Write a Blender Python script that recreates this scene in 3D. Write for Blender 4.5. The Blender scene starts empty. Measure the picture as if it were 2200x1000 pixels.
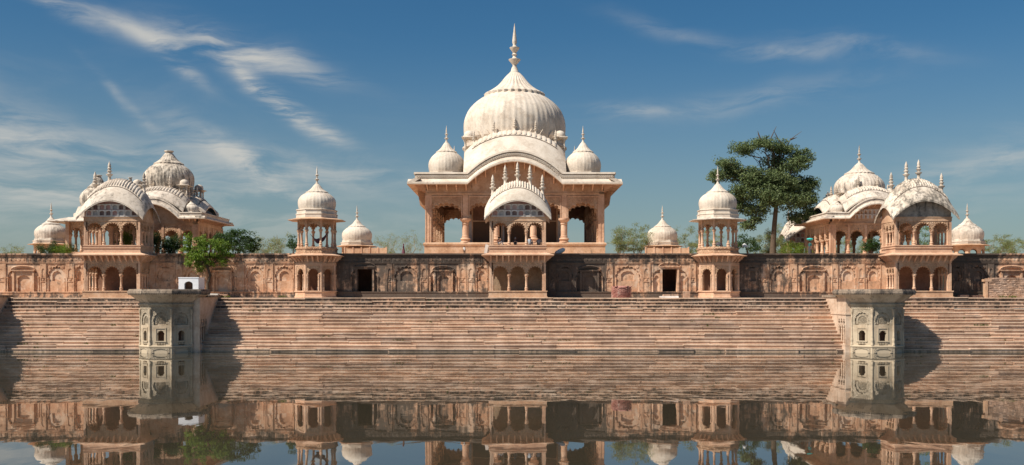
import bpy, math, random
from mathutils import Matrix, Vector, Euler
R = math.radians
random.seed(7)
sc = bpy.context.scene
COL = sc.collection

# ------------------------------------------------------------------ camera
CAMZ = 5.6            # metres above the water
FPX = 2180.0          # focal length in pixels of the 2200 px wide photograph
cam = bpy.data.cameras.new('camera'); camo = bpy.data.objects.new('camera', cam); COL.objects.link(camo)
camo.location = (0, 0, CAMZ); camo.rotation_euler = (R(90), 0, 0)
cam.sensor_width = 36; cam.lens = 36 * FPX / 2200; cam.shift_y = 135 / 2200
cam.clip_start = 0.1; cam.clip_end = 6000
sc.camera = camo

# ------------------------------------------------------------------ sky
SUN_EL, SUN_AZ = R(50), R(238)        # azimuth clockwise from +Y (the view direction)
world = bpy.data.worlds.new('World'); sc.world = world; world.use_nodes = True
wt = world.node_tree; wt.nodes.clear()
class NT:
    def __init__(s, t): s.t = t
    def n(s, typ, **k):
        nd = s.t.nodes.new(typ)
        for a, v in k.items(): setattr(nd, a, v)
        return nd
    def link(s, a, b): s.t.links.new(a, b)
    def put(s, sock, v):
        if isinstance(v, bpy.types.NodeSocket): s.link(v, sock)
        else: sock.default_value = v
    def math(s, op, a, b=None, c=None, clamp=False):
        nd = s.n('ShaderNodeMath', operation=op, use_clamp=clamp)
        s.put(nd.inputs[0], a)
        if b is not None: s.put(nd.inputs[1], b)
        if c is not None: s.put(nd.inputs[2], c)
        return nd.outputs[0]
    def mix(s, f, a, b, blend='MIX'):
        nd = s.n('ShaderNodeMix', data_type='RGBA', blend_type=blend)
        s.put(nd.inputs['Factor'], f)
        for sock, v in ((nd.inputs[6], a), (nd.inputs[7], b)):
            if isinstance(v, tuple): v = (*v, 1) if len(v) == 3 else v
            s.put(sock, v)
        return nd.outputs[2]
    def noise(s, vec, scale, detail=4, rough=.55, dist=0):
        nd = s.n('ShaderNodeTexNoise'); s.put(nd.inputs['Vector'], vec)
        nd.inputs['Scale'].default_value = scale; nd.inputs['Detail'].default_value = detail
        nd.inputs['Roughness'].default_value = rough; nd.inputs['Distortion'].default_value = dist
        return nd.outputs['Fac']
    def ramp(s, f, stops, interp='LINEAR'):
        nd = s.n('ShaderNodeValToRGB'); nd.color_ramp.interpolation = interp
        el = nd.color_ramp.elements
        while len(el) < len(stops): el.new(.5)
        for e, (p, c) in zip(el, stops):
            e.position = p; e.color = (*c, 1) if isinstance(c, tuple) else (c, c, c, 1)
        s.put(nd.inputs[0], f); return nd.outputs[0]
    def smooth(s, v, a, b):
        nd = s.n('ShaderNodeMapRange', interpolation_type='SMOOTHSTEP')
        s.put(nd.inputs[0], v); nd.inputs[1].default_value = a; nd.inputs[2].default_value = b
        return nd.outputs[0]
    def scale(s, vec, v, rot=(0, 0, 0)):
        nd = s.n('ShaderNodeMapping'); s.put(nd.inputs[0], vec)
        nd.inputs['Scale'].default_value = v; nd.inputs['Rotation'].default_value = rot
        return nd.outputs[0]

w = NT(wt)
sky = w.n('ShaderNodeTexSky', sky_type='NISHITA', sun_disc=False)
sky.sun_elevation = SUN_EL; sky.sun_rotation = SUN_AZ
sky.altitude = 300; sky.air_density = 1.0; sky.dust_density = 1.2; sky.ozone_density = 3.0
tc = w.n('ShaderNodeTexCoord'); sep = w.n('ShaderNodeSeparateXYZ'); w.link(tc.outputs['Generated'], sep.inputs[0])
az = w.math('ARCTAN2', sep.outputs[0], sep.outputs[1]); el = w.math('ARCSINE', sep.outputs[2])
cv = w.n('ShaderNodeCombineXYZ'); w.link(az, cv.inputs[0]); w.link(el, cv.inputs[1]); ae = cv.outputs[0]
# cirrus: soft streaks broken up by stretched noise, in azimuth / elevation
warp = w.n('ShaderNodeTexNoise'); w.link(ae, warp.inputs['Vector']); warp.inputs['Scale'].default_value = 9; warp.inputs['Detail'].default_value = 5
wv = w.n('ShaderNodeVectorMath', operation='MULTIPLY_ADD'); w.link(warp.outputs['Color'], wv.inputs[0])
wv.inputs[1].default_value = (.045, .03, 0); w.link(ae, wv.inputs[2])
off = w.n('ShaderNodeVectorMath', operation='SUBTRACT'); w.link(wv.outputs[0], off.inputs[0]); off.inputs[1].default_value = (.0225, .015, 0)
sw = w.n('ShaderNodeSeparateXYZ'); w.link(off.outputs[0], sw.inputs[0])
def px_ae(px, py):
    u, v = (px - 1100) / FPX, (635 - py) / FPX
    return math.atan(u), math.atan(v / math.sqrt(1 + u * u))
total = None
WISPS = [  # photo x, y, half length, half width, slope in degrees (down to the right), strength
    (135, 22, 55, 13, 22, .42), (315, 66, 125, 16, 15, .62), (535, 108, 120, 21, 16, .78), (400, 145, 48, 13, 38, .45),
    (580, 200, 75, 13, 42, .80), (650, 256, 80, 15, 34, .90), (480, 325, 110, 20, 32, .40), (300, 235, 90, 8, 40, .25),
    (560, 385, 110, 30, 28, .38), (150, 330, 220, 45, 6, .42), (720, 375, 180, 26, 8, .40), (80, 410, 260, 40, 0, .34), (520, 470, 500, 45, 4, .26),
    (1700, 112, 75, 12, 8, .30), (1335, 238, 70, 12, 3, .36), (1850, 105, 110, 14, 10, .24), (1470, 70, 120, 14, 16, .16), (1620, 215, 180, 22, -6, .20), (2120, 355, 170, 22, -14, .26), (1980, 440, 260, 30, -4, .16),
    (-300, 200, 300, 40, 12, .4), (2600, 240, 300, 40, -8, .3)]
for (px, py, L, W_, ang, st) in WISPS:
    ca, ce = px_ae(px, py); a = R(-ang)
    du = w.math('SUBTRACT', sw.outputs[0], ca); dv = w.math('SUBTRACT', sw.outputs[1], ce)
    p = w.math('ADD', w.math('MULTIPLY', du, math.cos(a) / (L / FPX)), w.math('MULTIPLY', dv, math.sin(a) / (L / FPX)))
    q = w.math('ADD', w.math('MULTIPLY', du, -math.sin(a) / (W_ / FPX)), w.math('MULTIPLY', dv, math.cos(a) / (W_ / FPX)))
    r2 = w.math('ADD', w.math('MULTIPLY', p, p), w.math('MULTIPLY', q, q))
    g = w.math('MULTIPLY', w.math('EXPONENT', w.math('MULTIPLY', r2, -.7)), st)
    total = g if total is None else w.math('ADD', total, g)
fib = w.noise(w.scale(off.outputs[0], (10, 58, 1), (0, 0, R(-24))), 1.0, 8, .62, .5)
fib2 = w.noise(w.scale(off.outputs[0], (5, 15, 1), (0, 0, R(-14))), 1.0, 6, .6, .6)
streak = w.math('MULTIPLY', total, w.smooth(w.math('ADD', w.math('MULTIPLY', fib, .6), w.math('MULTIPLY', fib2, .4)), .38, .62))
veil = w.math('MULTIPLY', w.smooth(fib2, .48, .78), w.math('MULTIPLY', w.smooth(el, .34, .02), w.math('MULTIPLY', w.smooth(az, .25, -.5), .17)))
cloud = w.math('MINIMUM', w.math('ADD', w.math('MULTIPLY', streak, 1.25), veil), .85)
cloud = w.math('MULTIPLY', cloud, w.smooth(el, -.02, .03))
hs = w.n('ShaderNodeHueSaturation'); hs.inputs['Saturation'].default_value = 1.32; hs.inputs['Value'].default_value = 1.0
w.link(sky.outputs[0], hs.inputs['Color'])
gm = w.n('ShaderNodeGamma'); w.link(hs.outputs[0], gm.inputs[0]); gm.inputs[1].default_value = 1.0
tint = w.mix(1.0, gm.outputs[0], (.90, 1.02, .98), 'MULTIPLY')
tint = w.mix(w.math('MULTIPLY', w.smooth(el, .26, -.02), .55), tint, (3.9, 4.5, 4.55))
skyc = w.mix(cloud, tint, (8.2, 8.0, 7.4))
bg = w.n('ShaderNodeBackground'); w.link(skyc, bg.inputs[0]); bg.inputs[1].default_value = .056
wo = w.n('ShaderNodeOutputWorld'); w.link(bg.outputs[0], wo.inputs[0])

# ------------------------------------------------------------------ sun, exposure
sl = bpy.data.lights.new('sun', 'SUN'); sl.energy = 5.0; sl.angle = R(.5); sl.color = (1, .93, .82)
so = bpy.data.objects.new('sun', sl); COL.objects.link(so)
tow = Vector((math.sin(SUN_AZ) * math.cos(SUN_EL), math.cos(SUN_AZ) * math.cos(SUN_EL), math.sin(SUN_EL)))
so.rotation_euler = (-tow).to_track_quat('-Z', 'Y').to_euler(); so.location = tow * 200
vs = sc.view_settings; vs.view_transform = 'Standard'; vs.look = 'None'; vs.gamma = 1; vs.exposure = .40; vs.use_curve_mapping = False

# ------------------------------------------------------------------ materials
MATS = {}
def new_mat(name):
    m = bpy.data.materials.new(name); m.use_nodes = True; MATS[name] = m
    t = NT(m.node_tree); b = m.node_tree.nodes['Principled BSDF']; b.inputs['Specular IOR Level'].default_value = .25
    return m, t, b
def bump(t, b, h, strength=.3, dist=.03):
    nd = t.n('ShaderNodeBump'); nd.inputs['Strength'].default_value = strength; nd.inputs['Distance'].default_value = dist
    t.put(nd.inputs['Height'], h); t.link(nd.outputs[0], b.inputs['Normal'])
def stone(name, cols, patch=None, patch_amt=.5, stain=.0, stain_col=(.034, .030, .027), xramp=None, zlines=None, relief=0, streak=(1.6, 1.6, .22), rnd=.0, rough=.88, low_moss=None, zstain=None, relief_scale=3.2):
    m, t, b = new_mat(name); b.inputs['Roughness'].default_value = rough
    P = t.n('ShaderNodeNewGeometry').outputs['Position']
    sp = t.n('ShaderNodeSeparateXYZ'); t.link(P, sp.inputs[0])
    n1 = t.noise(P, .55, 6, .62); n2 = t.noise(P, 4.5, 5, .65)
    f = t.math('ADD', t.math('MULTIPLY', n1, .65), t.math('MULTIPLY', n2, .35))
    c = t.ramp(f, [(.38, cols[0]), (.5, cols[1]), (.62, cols[2])])
    if patch:
        pm = t.smooth(t.noise(P, .8, 6, .7, .3), .52, .62)
        c = t.mix(t.math('MULTIPLY', pm, patch_amt), c, patch)
    if rnd:
        oi = t.n('ShaderNodeObjectInfo').outputs['Random']
        c = t.mix(1.0, c, t.ramp(oi, [(0, (1 - rnd, 1 - rnd, 1 - rnd * .9)), (.5, (1, .98, .97)), (1, (1 + rnd * .5, 1 + rnd * .35, 1 + rnd * .25))]), 'MULTIPLY')
    if stain or xramp:
        s1 = t.noise(t.scale(P, streak), 1.0, 7, .68, .5); s2 = t.noise(P, .35, 4, .6); s3 = t.noise(P, 2.3, 6, .7)
        v = t.math('ADD', t.math('ADD', t.math('MULTIPLY', s1, .5), t.math('MULTIPLY', s2, .22)), t.math('MULTIPLY', s3, .28))
        amt = stain
        if xramp:
            xr = t.n('ShaderNodeMapRange'); t.put(xr.inputs[0], sp.outputs[0]); xr.inputs[1].default_value = -60; xr.inputs[2].default_value = 60
            amt = t.math('ADD', t.ramp(xr.outputs[0], [((x + 60) / 120, a) for x, a in xramp]), stain - .0)
        if zstain:   # run-off: dirt gathers under copings and along plinths
            zr = t.n('ShaderNodeMapRange'); t.put(zr.inputs[0], sp.outputs[2]); zr.inputs[1].default_value = zstain[0]; zr.inputs[2].default_value = zstain[1]
            amt = t.math('ADD', amt, t.ramp(zr.outputs[0], zstain[2]))
        k = t.smooth(t.math('ADD', v, t.math('MULTIPLY', amt, .5)), .585, .715)
        c = t.mix(t.math('MULTIPLY', k, .90), c, t.mix(n2, stain_col, tuple(min(1, q * 2.6) for q in stain_col)))
    if low_moss:
        mz = t.smooth(t.math('ADD', sp.outputs[2], t.math('MULTIPLY', n2, .5)), low_moss[0], low_moss[1])
        c = t.mix(mz, low_moss[2], c)
    t.link(c, b.inputs['Base Color'])
    h = t.math('ADD', t.math('MULTIPLY', n2, .6), t.math('MULTIPLY', t.noise(P, 22, 3, .6), .4))
    if relief:
        vo = t.n('ShaderNodeTexVoronoi', feature='SMOOTH_F1'); t.put(vo.inputs['Vector'], P); vo.inputs['Scale'].default_value = relief_scale; vo.inputs['Smoothness'].default_value = .3
        h = t.math('ADD', h, t.math('MULTIPLY', t.math('SINE', t.math('MULTIPLY', vo.outputs['Distance'], 22)), relief))
    bump(t, b, h, .55 if not relief else .8, .035 if not relief else .06)
    return m
SAND = [(.39, .225, .14), (.53, .335, .21), (.63, .43, .295)]
WALLX = [(-60, .02), (-37, .03), (-24, .06), (-18.5, .38), (-13, .34), (-4, .20), (2.5, .24), (3.8, .46), (9.3, .36), (11, .12), (20, .10), (23.5, .34), (29.5, .2), (33, .08), (46, .14), (47.5, .34), (50.5, .40), (53, .06)]
stone('sandstone_wall', [(.43, .235, .14), (.60, .36, .225), (.70, .475, .325)], patch=(.70, .54, .41), patch_amt=.6, stain=.07, xramp=WALLX, zstain=(5.3, 10.2, [(0, .26), (.12, .18), (.16, .0), (.66, 0), (.80, .15), (1, .24)]))
stone('sandstone_frieze', [(.37, .19, .11), (.56, .325, .19), (.68, .445, .29)], stain=.06, xramp=WALLX, zstain=(5.3, 10.2, [(0, .3), (.5, .0), (.85, .10), (1, .28)]), relief=.7, relief_scale=3.4)
stone('sandstone', SAND, patch=(.62, .46, .35), patch_amt=.35, stain=.03)
stone('sandstone_carved', SAND, stain=.0, relief=.6)
stone('sandstone_column', [(.46, .27, .175), (.59, .37, .245), (.67, .46, .325)], stain=.0)
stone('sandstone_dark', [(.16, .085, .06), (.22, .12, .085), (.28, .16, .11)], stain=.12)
stone('plaster_clean', [(.52, .43, .345), (.63, .54, .445), (.70, .61, .515)], patch=(.46, .37, .29), patch_amt=.55, stain=.10, stain_col=(.20, .165, .13), streak=(2.2, 2.2, .35))
stone('plaster_worn', [(.50, .415, .335), (.61, .52, .43), (.68, .595, .505)], patch=(.40, .33, .27), patch_amt=.6, stain=.19, stain_col=(.10, .085, .07), streak=(2.2, 2.2, .4))
stone('plaster_black', [(.50, .41, .32), (.62, .53, .43), (.70, .61, .52)], patch=(.36, .30, .25), patch_amt=.6, stain=.27, stain_col=(.07, .06, .05), streak=(2.4, 2.4, .45))
stone('plaster_carved', [(.54, .44, .35), (.64, .54, .44), (.70, .60, .50)], stain=-.1, relief=.7, relief_scale=4)
stone('plaster_shade', [(.07, .05, .04), (.12, .085, .065), (.2, .14, .11)])  # dark tone standing in for the shade under petals and cap rims
stone('panel_white', [(.55, .50, .45), (.68, .63, .58), (.74, .70, .66)], stain=.08, stain_col=(.12, .1, .1))
stone('panel_pink', [(.42, .22, .19), (.52, .30, .26), (.58, .42, .38)], stain=.10, stain_col=(.12, .09, .09))
stone('panel_soot', [(.14, .09, .08), (.2, .13, .115), (.26, .18, .16)], stain=.1)  # darkest of the niche-back tones
stone('panel_grey', [(.34, .31, .29), (.42, .39, .37), (.5, .46, .44)], stain=.1)
stone('panel_sooty', [(.22, .185, .15), (.34, .29, .24), (.46, .40, .34)], stain=.2, streak=(2.5, 2.5, .4))
stone('bastion_stone', [(.30, .225, .15), (.45, .35, .245), (.57, .46, .34)], patch=(.34, .28, .20), patch_amt=.55, stain=.13, stain_col=(.09, .085, .07), low_moss=(2.1, 2.6, (.50, .405, .29)))
stone('bastion_carved', [(.29, .225, .16), (.41, .335, .245), (.53, .44, .33)], patch=(.37, .325, .25), patch_amt=.45, stain=.10, stain_col=(.09, .085, .07), relief=.35, relief_scale=5)
stone('bastion_slab', [(.20, .15, .11), (.31, .235, .175), (.42, .33, .25)], stain=.26, streak=(2.5, 2.5, .5))
stone('bastion_flare', [(.33, .24, .165), (.46, .35, .25), (.58, .455, .34)], stain=.14, streak=(3, 3, .3))
stone('causeway_stone', [(.44, .30, .21), (.58, .425, .315), (.67, .53, .41)], stain=.10, streak=(3, 3, .2))
stone('step_stone', [(.44, .29, .20), (.58, .40, .285), (.69, .51, .385)], patch=(.48, .33, .24), patch_amt=.5, stain=.06, streak=(2.6, 2.6, .8), rnd=.30, low_moss=(.02, .5, (.20, .17, .11)), zstain=(0, 5.6, [(0, .12), (.05, .06), (.1, 0), (.66, .04), (.78, .26), (.93, .34), (1, .12)]))
stone('step_tread', [(.46, .32, .225), (.56, .41, .30), (.66, .51, .39)], patch=(.30, .22, .15), patch_amt=.5, stain=.08, rnd=.22)
stone('terrace_stone', [(.50, .33, .22), (.60, .42, .30), (.66, .50, .38)], stain=.06)
stone('sandstone_brown', [(.22, .15, .095), (.31, .22, .145), (.40, .29, .20)], stain=.06)  # milder sandstone copy, darkened for the central arcade's shade
stone('sandstone_shaded', [(.17, .09, .06), (.24, .13, .085), (.31, .18, .12)], stain=.06)  # sandstone copy with the shade of the lower storeys put into its colour
stone('earth', [(.26, .18, .11), (.34, .24, .15), (.40, .30, .2)])
stone('old_brick', [(.26, .10, .08), (.36, .16, .13), (.46, .26, .21)], patch=(.5, .38, .32), patch_amt=.6, stain=.05)
stone('rubble', [(.30, .19, .13), (.42, .28, .2), (.52, .37, .28)], stain=.12, rnd=.3)
stone('whitewash', [(.70, .72, .76), (.78, .79, .82), (.82, .83, .85)], stain=-.06, stain_col=(.25, .23, .22))
def flat(name, col, rough=.7, var=.15):
    m, t, b = new_mat(name); P = t.n('ShaderNodeNewGeometry').outputs['Position']
    n = t.noise(P, 6, 4)
    t.link(t.mix(n, tuple(q * (1 - var) for q in col), tuple(min(1, q * (1 + var)) for q in col)), b.inputs['Base Color']); b.inputs['Roughness'].default_value = rough
    return m
flat('old_wood', (.13, .075, .045)); flat('skin', (.19, .10, .065)); flat('hair', (.012, .011, .010)); flat('cloth_white', (.72, .72, .70)); flat('cloth_grey', (.30, .31, .34))
flat('cloth_peach', (.55, .30, .20)); flat('cloth_blue', (.33, .37, .42)); flat('cloth_dark', (.05, .045, .05)); flat('cloth_maroon', (.12, .04, .06)); flat('cloth_teal', (.02, .09, .09))
flat('turquoise', (.05, .42, .40)); flat('purple_cloth', (.055, .03, .065)); flat('cream_cloth', (.62, .56, .44)); flat('goat', (.78, .76, .72))
def leafm(name, a, b_, c, trans=.35):
    m, t, b = new_mat(name); g = t.n('ShaderNodeNewGeometry')
    n = t.noise(g.outputs['Position'], .7, 3)
    f = t.math('ADD', t.math('MULTIPLY', g.outputs['Random Per Island'], .6), t.math('MULTIPLY', n, .4))
    c_ = t.ramp(f, [(.2, a), (.5, b_), (.85, c)]); t.link(c_, b.inputs['Base Color']); b.inputs['Roughness'].default_value = .5
    tr = t.n('ShaderNodeBsdfTranslucent'); t.link(c_, tr.inputs[0]); mx = t.n('ShaderNodeMixShader'); mx.inputs[0].default_value = trans
    t.link(b.outputs[0], mx.inputs[1]); t.link(tr.outputs[0], mx.inputs[2]); t.link(mx.outputs[0], m.node_tree.nodes['Material Output'].inputs[0])
leafm('leaf_tree', (.07, .105, .04), (.125, .17, .065), (.20, .24, .10))
leafm('leaf_light', (.09, .16, .018), (.15, .24, .028), (.24, .32, .05), .45)
leafm('leaf_dark', (.022, .05, .012), (.04, .085, .018), (.075, .125, .028))
leafm('leaf_thorn', (.15, .19, .055), (.24, .28, .10), (.34, .36, .17), .5)
leafm('leaf_grass', (.07, .11, .02), (.12, .17, .03), (.2, .22, .06))
flat('bark', (.10, .072, .05), .9, .4); flat('twig', (.26, .22, .15), .9, .3)
# water: murky body, clear mirror, low slow ripples
m, t, b = new_mat('water'); b.inputs['Base Color'].default_value = (.045, .038, .025, 1); b.inputs['Roughness'].default_value = .015
b.inputs['IOR'].default_value = 2.2; b.inputs['Specular IOR Level'].default_value = .5
P = t.n('ShaderNodeNewGeometry').outputs['Position']
r1 = t.noise(t.scale(P, (.55, .30, 1)), 1, 2, .5, .3); r2 = t.noise(t.scale(P, (1.7, .9, 1), (0, 0, .25)), 1, 2, .5)
bump(t, b, t.math('ADD', r1, t.math('MULTIPLY', r2, .10)), 1.0, .0045)

# ------------------------------------------------------------------ mesh helpers
class M:
    def __init__(s, xf=None): s.v = []; s.f = []; s.xf = xf; s.mi = []; s.cur = 0
    def add(s, vs, fs):
        o = len(s.v)
        if s.xf is not None: vs = [tuple(s.xf @ Vector(p)) for p in vs]
        s.v += vs; s.f += [tuple(i + o for i in f) for f in fs]; s.mi += [s.cur] * len(fs)
        return s
    def box(s, x0, x1, y0, y1, z0, z1):
        return s.add([(x0, y0, z0), (x1, y0, z0), (x1, y1, z0), (x0, y1, z0), (x0, y0, z1), (x1, y0, z1), (x1, y1, z1), (x0, y1, z1)],
                     [(0, 3, 2, 1), (4, 5, 6, 7), (0, 1, 5, 4), (1, 2, 6, 5), (2, 3, 7, 6), (3, 0, 4, 7)])
    def ring(s, rings, cap0=True, cap1=True):      # rings: lists of equal length, closed loops
        n = len(rings[0]); vs = [p for r in rings for p in r]; fs = []
        for k in range(len(rings) - 1):
            for i in range(n):
                j = (i + 1) % n; fs.append((k * n + i, k * n + j, (k + 1) * n + j, (k + 1) * n + i))
        if cap0: fs.append(tuple(reversed(range(n))))
        if cap1: fs.append(tuple(range((len(rings) - 1) * n, len(rings) * n)))
        return s.add(vs, fs)
    def lathe(s, prof, n=12, c=(0, 0, 0), ph=0.0, mod=None):
        return s.ring([[(c[0] + r * (mod[i % len(mod)] if mod else 1) * math.cos(ph + 2 * math.pi * i / n), c[1] + r * (mod[i % len(mod)] if mod else 1) * math.sin(ph + 2 * math.pi * i / n), c[2] + z) for i in range(n)] for r, z in prof])
    def poly(s, pts, z0, z1, k1=1.0):               # vertical prism
        return s.ring([[(x, y, z0) for x, y in pts], [(x * k1, y * k1, z1) for x, y in pts]])
    def octp(s, prof, c=(0, 0), ap=True):           # octagonal stack; radius is the apothem
        k = 1 / math.cos(math.pi / 8)
        return s.ring([[(c[0] + r * k * math.cos(math.pi / 8 + i * math.pi / 4), c[1] + r * k * math.sin(math.pi / 8 + i * math.pi / 4), z) for i in range(8)] for r, z in prof])
    def sq(s, prof, c=(0, 0), ex=0):                # square stack; ex lengthens x
        return s.ring([[(c[0] - r - ex, c[1] - r, z), (c[0] + r + ex, c[1] - r, z), (c[0] + r + ex, c[1] + r, z), (c[0] - r - ex, c[1] + r, z)] for r, z in prof])
    def grid(s, fn, nu, nv):
        vs = [fn(i / nu, j / nv) for j in range(nv + 1) for i in range(nu + 1)]
        return s.add(vs, [(j * (nu + 1) + i, j * (nu + 1) + i + 1, (j + 1) * (nu + 1) + i + 1, (j + 1) * (nu + 1) + i) for j in range(nv) for i in range(nu)])
    def strip_solid(s, front, back):                # closed ribbon from two polylines (top and bottom each): front=[(lo,hi)...]
        n = len(front); vs = []
        for (a, b2), (c, d) in zip(front, back): vs += [a, b2, d, c]
        fs = []
        for i in range(n - 1):
            for k in range(4): fs.append((i * 4 + k, i * 4 + (k + 1) % 4, (i + 1) * 4 + (k + 1) % 4, (i + 1) * 4 + k))
        fs += [(0, 1, 2, 3), tuple(reversed([(n - 1) * 4 + k for k in range(4)]))]
        return s.add(vs, fs)
    def tube(s, pts, rad, n=6):
        rings = []
        for i, p in enumerate(pts):
            p = Vector(p); d = (Vector(pts[min(i + 1, len(pts) - 1)]) - Vector(pts[max(i - 1, 0)])).normalized()
            a = d.orthogonal().normalized(); b2 = d.cross(a); r = rad[i] if isinstance(rad, (list, tuple)) else rad
            rings.append([tuple(p + (a * math.cos(2 * math.pi * k / n) + b2 * math.sin(2 * math.pi * k / n)) * r) for k in range(n)])
        # keep ring phase consistent
        return s.ring(rings)
    def arch(s, x0, x1, z0, zt, y0, y1, hw, spring, apex, n=9, amp=.11, sub=4, jambs=True, pw=.85):
        c = (x0 + x1) / 2; pl = []
        for k in range(n):
            for q in range(sub):
                u = q / sub; ph = math.pi * (1 - (k + u) / n)
                f = 1 - amp * (1 - math.sin(math.pi * u) ** .6)
                pl.append((hw * math.cos(ph) * f, (apex - spring) * (max(0, math.sin(ph)) ** pw) * f))
        pl.append((hw * (1 - amp), 0.0)); pl[0] = (-hw * (1 - amp), 0.0)
        W2, H2 = (x1 - x0) / 2, zt - spring; out = []
        for (x, z) in pl:
            k = min(W2 / abs(x) if abs(x) > 1e-6 else 1e9, H2 / z if z > 1e-6 else 1e9); out.append([x * k, z * k])
        for cx in (-W2, W2):
            j = min(range(len(out)), key=lambda i: (out[i][0] - cx) ** 2 + (out[i][1] - H2) ** 2); out[j] = [cx, H2]
        e = hw * (1 - amp); npt = len(pl)
        if jambs:
            pl = [(-e, z0 - spring)] + pl + [(e, z0 - spring)]; out = [[-W2, z0 - spring]] + out + [[W2, z0 - spring]]; npt += 2
        vs = []
        for (a, b2), (o1, o2) in zip(pl, out):
            vs += [(c + a, y0, spring + b2), (c + o1, y0, spring + o2), (c + o1, y1, spring + o2), (c + a, y1, spring + b2)]
        fs = []
        for i in range(npt - 1):
            for k in range(4): fs.append((i * 4 + k, i * 4 + (k + 1) % 4, (i + 1) * 4 + (k + 1) % 4, (i + 1) * 4 + k))
        fs += [(0, 3, 2, 1), ((npt - 1) * 4, (npt - 1) * 4 + 1, (npt - 1) * 4 + 2, (npt - 1) * 4 + 3)]
        return s.add(vs, fs)
    def mesh(s, name, mats, smooth=False):
        me = bpy.data.meshes.new(name); me.from_pydata(s.v, [], s.f)
        for mm in (mats if isinstance(mats, (list, tuple)) else [mats]): me.materials.append(MATS[mm])
        if any(s.mi): me.polygons.foreach_set('material_index', s.mi)
        import bmesh
        bm = bmesh.new(); bm.from_mesh(me); bmesh.ops.recalc_face_normals(bm, faces=bm.faces); bm.to_mesh(me); bm.free()
        if smooth:
            me.polygons.foreach_set('use_smooth', [True] * len(me.polygons))
            if smooth != 'all': me.set_sharp_from_angle(angle=R(smooth if smooth is not True else 38))
        return me
def place(name, me, parent=None, loc=(0, 0, 0), rz=0.0):
    o = bpy.data.objects.new(name, me); COL.objects.link(o); o.parent = parent; o.location = loc; o.rotation_euler = (0, 0, rz); return o
def obj(name, m, mat, parent=None, smooth=False, loc=(0, 0, 0), rz=0.0): return place(name, m.mesh(name, mat, smooth), parent, loc, rz)
def thing(name, label, cat, loc=(0, 0, 0), rz=0.0, group=None):
    o = place(name, None, None, loc, rz); return tag(o, label, cat, group)
def tag(o, label, cat=None, group=None, kind=None):
    o['label'] = label
    if cat: o['category'] = cat
    if group: o['group'] = group
    if kind: o['kind'] = kind
    return o
def struct(name, m, mat, label):
    o = obj(name, m, mat); o['kind'] = 'structure'; o['label'] = label; return o
def X(px, d): return (px - 1100) * d / FPX
def Z(py, d): return CAMZ - (py - 635) * d / FPX
ZT = 5.35      # lower terrace (head of the steps)
ZU = 10.0      # upper terrace behind the wall
YW = 109.0     # face of the retaining wall
def rot4(k, c): return Matrix.Translation((c[0], c[1], 0)) @ Matrix.Rotation(k * math.pi / 2, 4, 'Z') @ Matrix.Translation((-c[0], -c[1], 0))

# ------------------------------------------------------------------ architectural pieces
CACHE = {}
def cached(key, fn):
    if key not in CACHE: CACHE[key] = fn()
    return CACHE[key]
def column_mesh(h, r, mat='sandstone_column', n=12):
    p = [(1.5, 0), (1.5, .05), (1.15, .07), (1.35, .10), (1.55, .14), (1.45, .18), (.95, .22), (1.15, .24), (1.15, .26), (.95, .28), (1.0, .5), (.86, .74), (1.1, .76), (1.1, .79), (.88, .80), (1.25, .87), (1.6, .91), (1.7, .93), (1.7, 1.0)]
    return cached(('col', round(h, 3), round(r, 3), mat, n), lambda: M().lathe([(a * r, z * h) for a, z in p], n).mesh('column', mat, 50))
def finial_mesh(h, mat='plaster_clean'):       # tall dome finial
    p = [(.10, 0), (.105, .02), (.075, .05), (.06, .11), (.035, .16), (.05, .19), (.115, .265), (.12, .285), (.05, .305), (.03, .35), (.055, .38), (.03, .41), (.05, .44), (.095, .50), (.10, .52), (.04, .54), (.03, .58), (.045, .62), (.042, .67), (.028, .80), (.012, .93), (.003, 1)]
    return cached(('fin', round(h, 3), mat), lambda: M().lathe([(a * h, z * h) for a, z in p], 14).mesh('finial', mat, 60))
def spike_mesh(h, mat='plaster_clean'):        # ridge finial
    p = [(.10, 0), (.10, .04), (.075, .06), (.07, .20), (.085, .26), (.16, .33), (.165, .36), (.08, .38), (.075, .46), (.12, .50), (.12, .53), (.07, .55), (.065, .61), (.10, .64), (.10, .66), (.06, .69), (.075, .76), (.07, .82), (.04, .91), (.008, 1)]
    return cached(('spk', round(h, 3), mat), lambda: M().lathe([(a * h, z * h) for a, z in p], 12).mesh('finial', mat, 60))
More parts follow.
